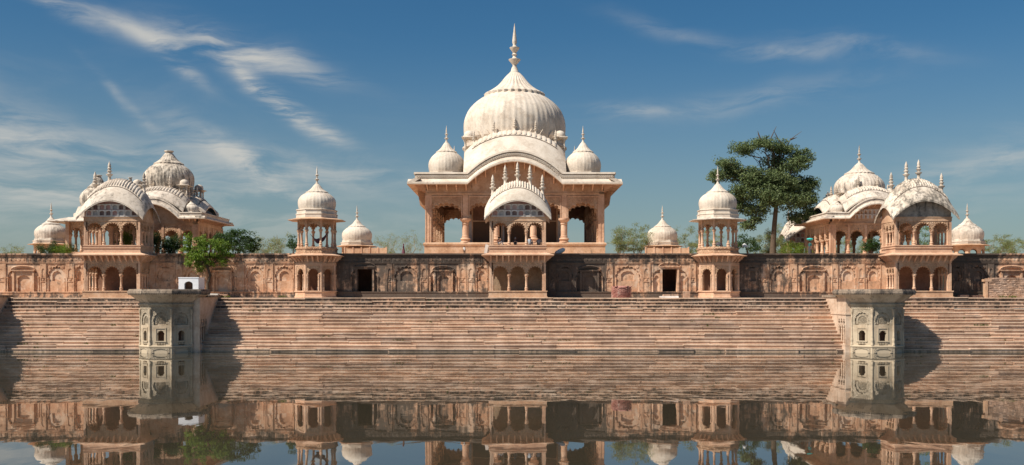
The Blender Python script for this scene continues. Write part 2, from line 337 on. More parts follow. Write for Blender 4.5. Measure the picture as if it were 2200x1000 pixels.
def dome(parent, r, c, mat, gores=24, ringh=1.0, capr=.54, capz=1.43, fin=.92, base=.93, name='dome', finial=True, capmat=None, rib=1.0):
    """ribbed bulb, lotus cap with a scalloped rim, tall finial"""
    prof = [(base - .02, -.10), (base, 0)]
    for k in range(1, 15):
        u = k / 14; zz = ringh * u
        rr = base + (1 - base) * math.sin(min(1, u / .36) * math.pi / 2) if u < .36 else capr + (1 - capr) * max(0, 1 - ((u - .36) / .64) ** 2.25) ** .92
        prof.append((rr, zz))
    mod = [1.022, 1.0, .984, .994, 1.0, .994, .984, 1.0]
    d = obj(name, M().lathe([(a * r, z * r) for a, z in prof], gores * 8, (0, 0, 0), 0, [1 + (q - 1) * rib for q in mod]), mat, parent, 50, c)
    # cap: scalloped rim then concave cone
    n = gores * 4; cm = [.975, 1.02, 1.05, 1.02]; cp = []
    for k in range(0, 11):
        u = k / 10; cp.append((capr * 1.09 * (1 - u) * (1 - .20 * math.sin(math.pi * u)) + .095 * u, ringh + .02 + (capz - ringh - .02) * u))
    rings = [(capr * .98, ringh - .015), (capr * 1.07, ringh - .03)] + cp
    obj('lotus_cap', M().lathe([(a * r, z * r) for a, z in rings], n, (0, 0, 0), 0, cm), capmat or mat, d, 50)
    obj('rim_shade', M().lathe([(capr * .985 * r, (ringh - .085) * r), (capr * 1.06 * r, (ringh - .095) * r), (capr * 1.10 * r, (ringh - .031) * r), (capr * r, (ringh - .02) * r)], n // 2), 'plaster_shade', d, 50)  # solid dark ring, its colour painting the shade below the rim
    if finial: place('finial', finial_mesh(fin * r, mat if mat != 'plaster_black' else 'plaster_worn'), d, (0, 0, (capz - .02) * r))
    else: obj('finial_stub', M().lathe([(.16 * r, (capz - .02) * r), (.19 * r, capz * r), (.19 * r, (capz + .04) * r), (.1 * r, (capz + .06) * r)], 14), mat, d)
    return d
def roof_fn(a, b, yc, ze, re, zt, cz, p=2.1):
    def f(u, v):           # u, v in -1..1
        zr = zt - cz * (.79 * u * u + .21 * u ** 8); e = ze - re * u * u
        return (a * u, yc + b * v, zr - (zr - e) * abs(v) ** p)
    return f
def bangla_roof(parent, a, b, yc, ze, re, zt, cz, th, mat, spikes=(), spike_h=2.2, tile=.26, name='roof', tiles_split=False, capmat=None, band=True, p=1.75):
    """curved Bengal roof: four drooping arched eaves, rounded back, a ridge of petal tiles"""
    f = roof_fn(a, b, yc, ze, re, zt, cz, p); NU, NV = 36, 20
    top = [[f(-1 + 2 * i / NU, -1 + 2 * j / NV) for i in range(NU + 1)] for j in range(NV + 1)]
    m = M(); vs = [q for row in top for q in row] + [(x, y, z - th) for row in top for (x, y, z) in row]; o = (NU + 1) * (NV + 1); fs = []
    for j in range(NV):
        for i in range(NU):
            q = (j * (NU + 1) + i, j * (NU + 1) + i + 1, (j + 1) * (NU + 1) + i + 1, (j + 1) * (NU + 1) + i); fs += [q, tuple(reversed([k + o for k in q]))]
    edge = [i for i in range(NU + 1)] + [j * (NU + 1) + NU for j in range(1, NV + 1)] + [NV * (NU + 1) + i for i in range(NU - 1, -1, -1)] + [j * (NU + 1) for j in range(NV - 1, 0, -1)]
    for k in range(len(edge)):
        i, j = edge[k], edge[(k + 1) % len(edge)]; fs.append((i, i + o, j + o, j))
    m.add(vs, fs); rf = obj(name, m, mat, parent, 45)
    if band:      # rolled moulding along the front and back eave, a second one higher up
        for s_ in (-1, 1):
            mb = M()
            for dv, rr in ((1.005, .085), (.965, .045), (.80, .04)):
                mb.tube([tuple(Vector(f(u, s_ * dv)) - Vector((0, 0, th * .5 if dv > .99 else -.0))) for u in [-.99 + 1.98 * i / 30 for i in range(31)]], rr, 6)
            obj('eave_moulding', mb, capmat or mat, rf, 60)
    eb = M()          # proud band along the front and back eaves
    for s_ in (-1, 1):
        A_, B_ = [], []
        for i in range(41):
            u = -1.0 + 2.0 * i / 40; p0, p1 = f(u, s_ * 1.03), f(u, s_ * .80); A_.append(((p0[0], p0[1], p0[2] - th * .6), (p0[0], p0[1], p0[2] + .10))); B_.append(((p1[0], p1[1], p1[2] - .05), (p1[0], p1[1], p1[2] + .11)))
        eb.strip_solid(A_, B_)
        if band: obj('eave_band', eb, mat, rf, 40)
        eb = M()
    umax = .84; nt = int(2 * a * umax / tile); joined = M(); vt = .50 if not tiles_split else .38
    for k in range(nt):
        u0, u1 = -umax + 2 * umax * k / nt, -umax + 2 * umax * (k + 1) / nt; um = (u0 + u1) / 2; e_ = (u1 - u0) * .06; m1 = M(); rows = []
        for v in (-vt * 1.10, -vt, -vt * .55, 0, vt * .55, vt, vt * 1.10):
            if abs(v) > vt: pr = [(um - (u1 - u0) * .2, v), (um, v * 1.03), (um + (u1 - u0) * .2, v)]
            else: pr = [(u0 + e_, v), (um, v), (u1 - e_, v)]
            h_ = (.05, .13, .05); top_ = [Vector(f(*q)) + Vector((0, 0, hh * (1.1 if tiles_split else 1))) for q, hh in zip(pr, h_)]; bot = [Vector(f(*q)) - Vector((0, 0, .04)) for q in pr]
            rows.append([tuple(q) for q in top_ + bot[::-1]])
        m1.ring(rows)
        if tiles_split: obj('ridge_tile', m1, mat, rf, 50)
        else: joined.add(m1.v, m1.f)
    if not tiles_split: o_ = obj('ridge_tiles', joined, mat, rf, 50); o_['kind'] = 'stuff'
    mg = M()          # dark tube that paints a shadow line under the petals
    for s_ in (-1, 1):
        mg = M(); mg.tube([f(u, s_ * (vt * 1.12 + .03)) for u in [-umax + 2 * umax * i / 30 for i in range(31)]], .05 if not tiles_split else .07, 5); obj('ridge_shadow', mg, 'plaster_shade', rf)
    for u in spikes:
        x, y, z = f(u, 0); place('finial', spike_mesh(spike_h, 'plaster_clean' if mat == 'plaster_clean' else 'plaster_worn'), rf, (x, y, z - .05))
    return rf, f

# ------------------------------------------------------------------ the setting
struct('water', M().add([(-260, -60, 0), (260, -60, 0), (260, 100.6, 0), (-260, 100.6, 0)], [(0, 1, 2, 3)]), 'water', 'calm murky pond water mirroring the buildings')
struct('pond_bed', M().add([(-260, -60, -2.5), (260, -60, -2.5), (260, 102, -2.5), (-260, 102, -2.5)], [(0, 1, 2, 3)]), 'earth', 'muddy bed under the pond')
struct('ground', M().add([(-3000, 110.5, ZU - .02), (3000, 110.5, ZU - .02), (3000, 5000, ZU - .02), (-3000, 5000, ZU - .02)], [(0, 1, 2, 3)]), 'earth', 'dusty earth ground stretching away behind the wall')
struct('upper_terrace', M().box(-75, 75, YW + .9, 150, 9.0, ZU), 'terrace_stone', 'paved upper terrace behind the retaining wall')
# steps: a stepped core carries loose-jointed slabs
NS, RUN = 15, 6.0; rise = ZT / NS; run = RUN / NS
core = M()
for k in range(NS): core.box(-75, 75, 100.05 + k * run + .05, 106.6 - .002 * k, -2.4 if k == 0 else k * rise - .02, (k + 1) * rise - .07 - (.001 * k))
steps = struct('ghat_steps', core, 'step_stone', 'long flight of worn red sandstone steps down to the water')
struct('lower_terrace', M().box(-75, 75, 106.2, YW + .5, 4.6, ZT - .012), 'terrace_stone', 'narrow stone terrace between steps and wall')
rs = random.Random(3); slabs = []
for k in range(NS):
    x = -55 + rs.uniform(-3, 0)
    while x < 54:
        L = rs.choice((3.4, 5.0, 5.8, 7.0, 8.4)) * rs.uniform(.85, 1.15); slabs.append((k, x, L)); x += L
for (k, x, L) in slabs:
    y0 = 100.0 + k * run + rs.uniform(-.05, .06); z1 = (k + 1) * rise + rs.uniform(-.03, .015) + .022 * math.sin(x * .31 + k * 1.9) + .018 * math.sin(x * .12 - k * .7); tl = rs.uniform(-.022, .022); h = rise * .985; dp = run + .09
    if k == NS - 1: dp = .75
    g = .012; nose = .035; x0, x1 = x + g, x + L - g; j = [rs.uniform(-.02, .02) for _ in range(4)]
    mm = M(); mm.ring([[(x0, y0 + .045 + j[0], z1 - h), (x1, y0 + .045 + j[1], z1 - h), (x1, y0 + dp, z1 - h), (x0, y0 + dp, z1 - h)],
                       [(x0, y0 + .045 + j[0], z1 - .11), (x1, y0 + .045 + j[1], z1 - .11), (x1, y0 + dp, z1 - .11), (x0, y0 + dp, z1 - .11)],
                       [(x0, y0 - nose + j[2], z1 - .09), (x1, y0 - nose + j[3], z1 - .09), (x1, y0 + dp, z1 - .09), (x0, y0 + dp, z1 - .09)],
                       [(x0, y0 - nose + .01 + j[2], z1), (x1, y0 - nose + .01 + j[3], z1), (x1, y0 + dp, z1), (x0, y0 + dp, z1)]])
    mm.v = [(a_, b_, c_ + tl * (a_ - x - L / 2) / (L / 2)) for a_, b_, c_ in mm.v]
    me = mm.mesh('stone_slab', ['step_stone', 'step_tread'])
    for p in me.polygons:
        if p.center.z > z1 - .10: p.material_index = 1
    place('stone_slab', me, steps)
#BUILDINGS
def fr(frame, x, y):
    ox, oy, rz = frame; c, s = math.cos(rz), math.sin(rz); return (ox + x * c - y * s, oy + x * s + y * c)
def arcade(parent, frame, edges, th, z0, spring, apex, zt, colr, pmat='sandstone_carved', cmat='sandstone_column', amp=.16, nl=9, cols=True, skip_ends=False, gap=.8, fluted=12):
    """a row of cusped arches on baluster columns along local x, face at local y = 0"""
    for i in range(len(edges) - 1):
        w_ = edges[i + 1] - edges[i]
        me = cached(('ap', round(w_, 3), th, round(spring - z0, 3), round(apex - spring, 3), round(zt - spring, 3), colr, pmat, amp, nl),
                    lambda: M().arch(-w_ / 2, w_ / 2, 0, zt - spring, 0, th, w_ / 2 - colr * gap, 0, apex - spring, nl, amp, 4, False).mesh('arch_panel', pmat))
        p = fr(frame, (edges[i] + edges[i + 1]) / 2, 0); place('arch_panel', me, parent, (p[0], p[1], spring), frame[2])
    if cols:
        for i, x in enumerate(edges):
            if skip_ends and i in (0, len(edges) - 1): continue
            p = fr(frame, x, th / 2); place('column', column_mesh(spring - z0 + .02, colr, cmat, fluted), parent, (p[0], p[1], z0), frame[2])
def lin(a, b, n): return [a + (b - a) * i / n for i in range(n + 1)]
def bracket_mesh(pr, h, t, mat='sandstone_column'):
    def mk():
        prof = [(0, 0), (-.16, .06), (-.20, .18), (-.42, .30), (-.46, .45), (-.74, .58), (-.80, .74), (-1, .86), (-1, 1), (0, 1)]
        return M().ring([[(-t / 2, y * pr, z * h) for y, z in prof], [(t / 2, y * pr, z * h) for y, z in prof]]).mesh('bracket', mat)
    return cached(('br', pr, h, t, mat), mk)
def brackets(parent, frame, xs, z, pr, h, t=.15, mat='sandstone_column'):
    for x in xs:
        p = fr(frame, x, 0); place('bracket', bracket_mesh(pr, h, t, mat), parent, (p[0], p[1], z), frame[2])

# ------------------------------------------------------------------ retaining wall, stretch by stretch
FZ0, FZ1 = .65, 3.65
def retaining_wall(label, p0, p1, bays):
    x0, x1 = X(p0, YW), X(p1, YW); xc = (x0 + x1) / 2
    t = thing('retaining_wall', label, 'wall', (xc, YW, ZT), 0, 'stretches of the carved sandstone retaining wall')
    L = lambda px: X(px, YW) - xc
    a, b = x0 - xc, x1 - xc
    body = M(); fill = M(); cur = a; curb = a
    for (q0, q1, kind) in sorted(bays):
        u, v = L(q0), L(q1)
        if u > cur + .02: fill.box(cur, u, 0, .25, FZ0, FZ1)
        cur = max(cur, v)
        if kind == 'door':
            c = (u + v) / 2 if p0 > 1000 else (L(767) + L(800)) / 2; dw = .80
            body.box(curb, c - dw, .242, .9, 0, 4.6); body.box(c - dw, c + dw, .242, .9, FZ0 + 2.42, 4.6); body.box(c - dw, c + dw, .242, .9, 0, FZ0); curb = c + dw
    if cur < b - .02: fill.box(cur, b, 0, .25, FZ0, FZ1)
    body.box(curb, b, .242, .9, 0, 4.6)
    obj('wall_core', body, 'sandstone_wall', t)
    if fill.v: obj('wall_facing', fill, 'sandstone_wall', t)
    pl = M(); pl.box(a, b, -.30, .3, 0, .55); pl.box(a, b, -.36, .3, .55, FZ0 + .003); pl.box(a, b, -.40, -.29, 0, .13)
    obj('plinth', pl, 'sandstone_wall', t)
    sc_ = M(); sc_.box(a, b, -.07, .25, FZ1, FZ1 + .05); sc_.box(a, b, -.11, .25, FZ1 + .05, FZ1 + .12); obj('string_course', sc_, 'sandstone_wall', t)
    obj('frieze', M().box(a, b, .05, .26, FZ1 + .12, 4.40), 'sandstone_wall', t)
    rr = random.Random(int(p0)); x = a + .1
    while x < b - .5:
        w_ = min(rr.choice((.9, 1.9, 2.3)), b - .1 - x); m = M(); z0, z1 = FZ1 + .19, 4.32
        m.box(x, x + w_, -.0, .045, z0, z0 + .06); m.box(x, x + w_, 0, .045, z1 - .06, z1); m.box(x, x + .07, 0, .045, z0 + .061, z1 - .061); m.box(x + w_ - .07, x + w_, 0, .045, z0 + .061, z1 - .061)
        m.box(x + .13, x + w_ - .13, .012, .047, z0 + .12, z1 - .12)
        n = max(1, int(w_ / .42))
        for i in range(n):       # carved rosettes and scrolls
            cx = x + w_ * (i + .5) / n; cz = (z0 + z1) / 2
            m.xf = Matrix.Translation((cx, .012, cz)) @ Matrix.Rotation(R(90), 4, 'X'); m.lathe([(.15, -.005), (.15, .03), (.11, .045), (.07, .02), (.05, .055), (.01, .06)], 8); m.xf = None
        obj('frieze_panel', m, 'sandstone_wall', t); x += w_ + .14
    dn = M(); n = int((b - a) / .17)
    dn.box(a, b, .0, .26, 4.40, 4.44)
    for i in range(n): xx = a + (b - a) * (i + .5) / n; dn.box(xx - .045, xx + .045, -.08, .2, 4.44, 4.54)
    o = obj('dentil_course', dn, 'sandstone_wall', t); o['kind'] = 'stuff'
    cp = M(); cp.box(a, b, -.13, .96, 4.54, 4.62); cp.box(a, b, -.18, 1.0, 4.62, 4.76); obj('coping', cp, 'sandstone_wall', t)
    for (q0, q1, kind) in bays:
        u, v = L(q0), L(q1); c = (u + v) / 2; w_ = v - u; h2 = w_ / 2
        if kind == 'arch':
            bay = obj('niche_panel', M().arch(u, v, FZ0, FZ1, 0, .25, h2 * .88, FZ0 + 1.45, FZ0 + 2.72, 9, .09), 'sandstone_wall', t)
            hw = h2 * .80
            obj('niche_frame', M().arch(c - hw * 1.0, c + hw * 1.0, FZ0 + 1.15, FZ0 + 2.5, .10, .245, hw * .60, FZ0 + 1.62, FZ0 + 2.22, 5, .06), 'sandstone_wall', bay)
            obj('dado', M().box(c - hw * .98, c + hw * .98, .05, .25, FZ0, FZ0 + 1.14), 'sandstone_wall', bay)
            fm = M()
            fm.box(u + .02, u + .09, -.05, .01, FZ0, FZ1); fm.box(v - .09, v - .02, -.05, .01, FZ0, FZ1); fm.box(u + .09, v - .09, -.05, .01, FZ1 - .09, FZ1)
            obj('panel_frame', fm, 'sandstone_wall', bay)
            rm = M()
            for sx in (-1, 1):
                rm.xf = Matrix.Translation((c + sx * h2 * .66, 0, FZ1 - .36)) @ Matrix.Rotation(R(90), 4, 'X'); rm.lathe([(.16, -.01), (.16, .04), (.10, .06), (.07, .03), (.02, .07)], 10)
            rm.xf = Matrix.Translation((c, 0, FZ0 + 2.80)) @ Matrix.Rotation(R(90), 4, 'X'); rm.lathe([(.09, -.01), (.09, .04), (.02, .08)], 8)
            obj('rosette', rm, 'sandstone_wall', bay)
            for sx in (-1, 1): place('colonnette', column_mesh(1.45, .055, 'sandstone_wall', 8), bay, (c + sx * (h2 * .82), -.0, FZ0))
        elif kind in ('rect', 'door'):
            if kind == 'door' and p0 < 1000: c = (L(767) + L(800)) / 2; h2 = min(c - u, v - c)
            bay = obj('portal_panel', M().arch(c - h2, c + h2, FZ0, FZ1, 0, .25, h2 * .90, FZ0 + 1.6, FZ0 + 2.55, 1, .0, 24), 'sandstone_wall', t)
            if h2 < (v - u) / 2 - .05:
                pf = M()
                if c - h2 > u + .03: pf.box(u, c - h2, 0, .25, FZ0, FZ1)
                if c + h2 < v - .03: pf.box(c + h2, v, 0, .25, FZ0, FZ1)
                obj('wall_facing', pf, 'sandstone_wall', t)
            dw = .80 if kind == 'door' else h2 * .52; zt = 2.42 if kind == 'door' else 2.05
            fm = M(); fm.box(c - dw - .2, c - dw, -.04, .26, FZ0, FZ0 + zt + .2); fm.box(c + dw, c + dw + .2, -.04, .26, FZ0, FZ0 + zt + .2); fm.box(c - dw, c + dw, -.038, .26, FZ0 + zt, FZ0 + zt + .2); fm.box(c - dw - .3, c + dw + .3, -.16, .25, FZ0 + zt + .2, FZ0 + zt + .28)
            obj('door_frame', fm, 'sandstone_wall', bay)
            hood = M(); pts = [(c + (dw + .34) * math.cos(q), FZ0 + zt + .30 + .42 * math.sin(q)) for q in lin(0, math.pi, 16)]
            hood.tube([(x_, -.05, z_) for x_, z_ in pts], .07, 6); obj('hood_moulding', hood, 'sandstone_wall', bay)
            for sx in (-1, 1):
                cx = c + sx * (dw + .2 + (h2 * .88 - dw - .2) / 2); ww = (h2 * .88 - dw - .2) / 2 * .9
                if ww > .12: obj('niche_frame', M().arch(cx - ww, cx + ww, FZ0, FZ0 + 1.98, .10, .245, ww * .7, FZ0 + 1.3, FZ0 + 1.75, 5, .05), 'sandstone_wall', bay)
                place('colonnette', column_mesh(1.6, .065, 'sandstone_wall', 8), bay, (c + sx * h2 * .90, -.02, FZ0))
            if kind == 'rect':
                obj('niche_frame', M().arch(c - dw + .03, c + dw - .03, FZ0 + .02, FZ0 + zt - .03, .08, .245, dw * .72, FZ0 + 1.25, FZ0 + 1.75, 5, .07), 'sandstone_wall', bay)
            else:
                rm = M(); rm.box(c - 1.3, c + 1.3, 4.2, 4.4, 0, 3.6); rm.box(c - 1.4, c - 1.25, .9, 4.2, 0, 3.6); rm.box(c + 1.25, c + 1.4, .9, 4.2, 0, 3.6); rm.box(c - 1.25, c + 1.25, .9, 4.2, FZ0 - .1, FZ0 + .02); rm.box(c - 1.25, c + 1.25, .9, 4.2, 3.45, 3.6)
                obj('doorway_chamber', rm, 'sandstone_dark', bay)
        elif kind == 'pil':
            bay = obj('pilaster', M().box(u, v, -.06, .25, FZ0, FZ1), 'sandstone_wall', t); e = min(.16, w_ * .2)
            fm = M(); fm.box(u, u + e * .6, -.12, -.058, FZ0, FZ1); fm.box(v - e * .6, v, -.12, -.058, FZ0, FZ1)
            for z_ in (1.05, 1.45): fm.box(u + e * .6, v - e * .6, -.11, -.058, FZ0 + z_, FZ0 + z_ + .06)
            obj('edge_strips', fm, 'sandstone_wall', bay)
            obj('niche_frame', M().arch(u + e * .7, v - e * .7, FZ0 + 1.53, FZ1 - .02, -.12, -.058, (w_ / 2 - e * .7) * .72, FZ0 + 2.1, FZ0 + 2.5, 3, .08), 'sandstone_wall', bay)
            sm = M(); sm.xf = Matrix.Translation((c, -.06, FZ0 + 1.28)) @ Matrix.Rotation(R(90), 4, 'X'); sm.lathe([(w_ * .2, -.005), (w_ * .2, .03), (w_ * .1, .05)], 4, (0, 0, 0), R(45)); obj('rosette', sm, 'sandstone_wall', bay)
    return t
W_ = retaining_wall
W_('carved sandstone wall with blind arches, left of the leftmost balcony pavilion', -190, 182, [(-180, -165, 'pil'), (-160, -90, 'rect'), (-88, -72, 'pil'), (-70, -20, 'arch'), (-18, 13, 'pil'), (13, 87, 'rect'), (87, 100, 'pil'), (100, 143, 'arch'), (143, 160, 'pil'), (160, 181, 'arch')])
W_('carved sandstone wall behind the small leafy tree, left of the hammock kiosk', 318, 641, [(322, 334, 'pil'), (335, 377, 'arch'), (379, 393, 'pil'), (394, 430, 'arch'), (431, 445, 'pil'), (446, 509, 'rect'), (510, 525, 'pil'), (526, 570, 'arch'), (571, 587, 'pil'), (588, 633, 'arch')])
W_('black-stained wall with a dark doorway, left of the central balcony pavilion', 722, 1053, [(736, 750, 'pil'), (751, 830, 'door'), (831, 843, 'pil'), (844, 902, 'arch'), (903, 920, 'pil'), (921, 984, 'rect'), (985, 1002, 'pil'), (1003, 1020, 'pil'), (1021, 1049, 'arch')])
W_('wall blackened beside the central pavilion, with a doorway farther right', 1170, 1501, [(1180, 1195, 'pil'), (1196, 1233, 'arch'), (1235, 1298, 'rect'), (1300, 1317, 'pil'), (1318, 1379, 'arch'), (1380, 1397, 'pil'), (1398, 1480, 'door'), (1482, 1495, 'pil')])
W_('carved orange sandstone wall in front of the tall tree', 1584, 1908, [(1600, 1634, 'arch'), (1635, 1651, 'pil'), (1652, 1696, 'arch'), (1697, 1712, 'pil'), (1713, 1785, 'rect'), (1786, 1800, 'pil'), (1801, 1841, 'arch'), (1842, 1857, 'pil'), (1858, 1893, 'arch')])
W_('carved wall behind the low rubble wall at the right edge', 2042, 2390, [(2046, 2068, 'arch'), (2069, 2080, 'pil'), (2081, 2121, 'arch'), (2122, 2135, 'pil'), (2137, 2210, 'rect'), (2212, 2228, 'pil'), (2230, 2275, 'arch'), (2277, 2293, 'pil'), (2295, 2365, 'rect')])

# ------------------------------------------------------------------ balcony pavilions
def tympanum(parent, f, W, th, yv, zb, mat, painted, y):
    """wall under the curved eave, from the beam up to the roof"""
    n = 24; fr_, bk = [], []
    for i in range(n + 1):
        x = -W + 2 * W * i / n; u = x / f(1, 0)[0]; zt = f(u, yv)[2] - th - .01; fr_.append(((x, y, zb), (x, y, max(zb + .01, zt)))); bk.append(((x, y + .25, zb), (x, y + .25, max(zb + .01, zt))))
    tp = obj('tympanum', M().strip_solid(fr_, bk), mat, parent)
    if painted:
        cols = 8; cw = 2 * W * .93 / cols
        for r in range(2):
            for k in range(cols):
                xa = -W * .93 + k * cw; xb = xa + cw; z0 = zb + .12 + r * .62; z1 = z0 + .56
                lim = min(f(xa / f(1, 0)[0], yv)[2], f(xb / f(1, 0)[0], yv)[2]) - th - .08
                z1 = min(z1, lim)
                if z1 - z0 < .26: continue
                hh = z1 - z0
                pn = obj('niche_panel', M().arch(xa + .02, xb - .02, z0, z1, y - .16, y + .01, cw * .40, z0 + hh * .5, z0 + hh * .86, 3, .08), 'panel_white', tp)
                obj('niche_back', M().box(xa + .06, xb - .06, y - .02, y + .005, z0 + .03, z0 + hh * .8), ('panel_pink', 'panel_soot', 'panel_grey')[(k * 2 + r * 5 + k // 3) % 3], pn)
        obj('sill_strip', M().box(-W * .96, W * .96, y - .11, y, zb - .0, zb + .1), 'panel_white', tp)
    return tp
def pavilion(label, xc, roofmat, tmat, painted, spikes, dz=0.0, wall='sandstone', stub=None, zt=12.65):
    W, D, y0 = 5.85, 3.9, 106.3; PD = YW - y0
    t = thing('balcony_pavilion', label, 'pavilion', (xc, y0, ZT), 0, 'two-storey balcony pavilions with curved roofs')
    h = W / 2
    pl = M(); pl.box(-h - .12, h + .12, -.12, PD, 0, .62); pl.box(-h - .18, h + .18, -.18, PD, .62, .74); pl.box(-h - .2, h + .2, -.2, PD, 0, .12); obj('plinth', pl, wall, t)
    obj('rear_wall', M().box(-h - .1, h + .1, PD + .02, PD + .9, .0, 4.6), 'sandstone_brown' if abs(xc) < 5 else 'sandstone_shaded', t)  # wall colour darkened to paint the shade inside the lower arcade
    F = [(0, 0, 0), (h, PD / 2, R(90)), (-h, PD / 2, R(-90))]; pw = .36
    for sx in (-1, 1):
        m = M(); m.box(sx * h - pw * (sx > 0), sx * h + pw * (sx < 0), 0, pw, .74, 3.7); m.box(sx * (h + .015) - .2 * (sx > 0), sx * (h + .015) + .2 * (sx < 0), -.03, .18, .74, 3.5); obj('corner_pier', m, 'sandstone_column', t)
    arcade(t, (0, 0, 0), lin(-h + pw * .55, h - pw * .55, 3), .34, .74, 2.42, 3.34, 3.70, .125)
    for sx in (1, -1):
        arcade(t, (sx * h, (PD + pw) / 2, R(90) * sx), lin(-(PD - pw) / 2, (PD - pw) / 2, 3), .3, .74, 2.55, 3.15, 3.70, .10, nl=7)
    bm = M(); bm.box(-h - .02, h + .02, -.02, PD, 3.70, 4.48); bm.box(-h - .05, h + .05, -.05, PD, 3.68, 3.76); obj('beam', bm, wall, t)
    brackets(t, (0, -.02, 0), lin(-h + .12, h - .12, 9), 3.76, .74, .70)
    for sx in (1, -1): brackets(t, (sx * (h + .02), PD / 2, R(90) * sx), lin(-PD / 2 + .2, PD / 2 - .3, 4), 3.76, .74, .70)
    sm = M(); ov = .86
    sm.ring([[(-h - ov, -ov, 4.42), (h + ov, -ov, 4.42), (h + ov, PD, 4.42), (-h - ov, PD, 4.42)], [(-h - ov, -ov, 4.50), (h + ov, -ov, 4.50), (h + ov, PD, 4.50), (-h - ov, PD, 4.50)], [(-h - .1, -.1, 4.72), (h + .1, -.1, 4.72), (h + .1, PD + .6, 4.72), (-h - .1, PD + .6, 4.72)]]); obj('balcony_slab', sm, 'sandstone_column', t)
    bs = M(); e = PD + D - PD
    for (q, za, zb) in ((.10, 4.72, 4.86), (.04, 4.86, 5.18), (.12, 5.18, 5.28), (.03, 5.28, 5.42), (.10, 5.42, 5.52)): bs.box(-h - q, h + q, -q, D + q, za, zb)
    obj('balcony_base', bs, 'sandstone_column', t)
    for sx in (-1, 1):
        for yy in (0, D - pw):
            m = M(); m.box(sx * h - pw * (sx > 0), sx * h + pw * (sx < 0), yy, yy + pw, 5.52, 8.0); m.box(sx * (h + .02) - .2 * (sx > 0), sx * (h + .02) + .2 * (sx < 0), yy - .03 if yy == 0 else yy + pw - .15, yy + .18 if yy == 0 else yy + pw + .03, 5.52, 7.9); obj('corner_pier', m, 'sandstone_column', t)
    arcade(t, (0, 0, 0), lin(-h + pw * .55, h - pw * .55, 3), .34, 5.52, 7.05, 7.90, 8.02, .125)
    arcade(t, (0, D, math.pi), lin(-h + pw * .55, h - pw * .55, 3), .34, 5.52, 7.05, 7.90, 8.02, .125)
    for sx in (1, -1): arcade(t, (sx * h, D / 2, R(90) * sx), lin(-(D - pw) / 2, (D - pw) / 2, 4), .3, 5.52, 7.05, 7.75, 8.02, .11, nl=7)
    tb = M(); tb.box(-h - .04, h + .04, -.04, .4, 8.02, 8.50); tb.box(-h - .04, h + .04, D - .4, D + .04, 8.02, 8.5); tb.box(-h - .04, -h + .36, .4, D - .4, 8.02, 8.5); tb.box(h - .36, h + .04, .4, D - .4, 8.02, 8.5); tb.box(-h - .09, h + .09, -.09, .2, 8.40, 8.48); obj('upper_beam', tb, 'sandstone', t)
    ovf = .68; ax = .56
    rf, f = bangla_roof(t, h + ax, D / 2 + ovf, D / 2, 10.30, 2.0, zt + dz, 2.85, .22, roofmat, spikes, 2.15, .27)
    yv = (0 - D / 2) / (D / 2 + ovf)
    tympanum(t, f, h - .02, .22, yv, 8.50, tmat, painted, 0)
    tympanum(t, f, h - .02, .22, -yv, 8.50, 'sandstone', False, D - .26)
    for sx in (-1, 1):       # side lunettes
        n = 14; a_, b_ = [], []
        for i in range(n + 1):
            y = .3 + (D - .6) * i / n; v = (y - D / 2) / (D / 2 + ovf); zz = max(8.51, f(sx * h / (h + ax), v)[2] - .24); a_.append(((sx * h, y, 8.5), (sx * h, y, zz))); b_.append(((sx * (h - .25), y, 8.5), (sx * (h - .25), y, zz)))
        obj('side_lunette', M().strip_solid(a_, b_), 'sandstone', t)
    if stub is not None:
        x, y, z = f(stub, 0); obj('broken_finial', M().lathe([(.16, -.1), (.16, .35), (.22, .38), (.22, .44), (.1, .46)], 10), roofmat, rf, 45, (x, y, z))
    return t
pavilion('left balcony pavilion with flaking white curved roof, nearest the small white shrine', -41.9, 'plaster_worn', 'panel_pink', True, (-.74, -.30, .76), stub=.34)
pavilion('central balcony pavilion with clean cream curved roof, standing in front of the great dome', .60, 'plaster_clean', 'panel_pink', True, (-.76, -.38, .0, .38, .76), dz=-.25)
pavilion('right balcony pavilion with blackened curved roof and plain soot-dark gable', 43.1, 'plaster_black', 'panel_sooty', False, (-.76, -.30, .08, .78))

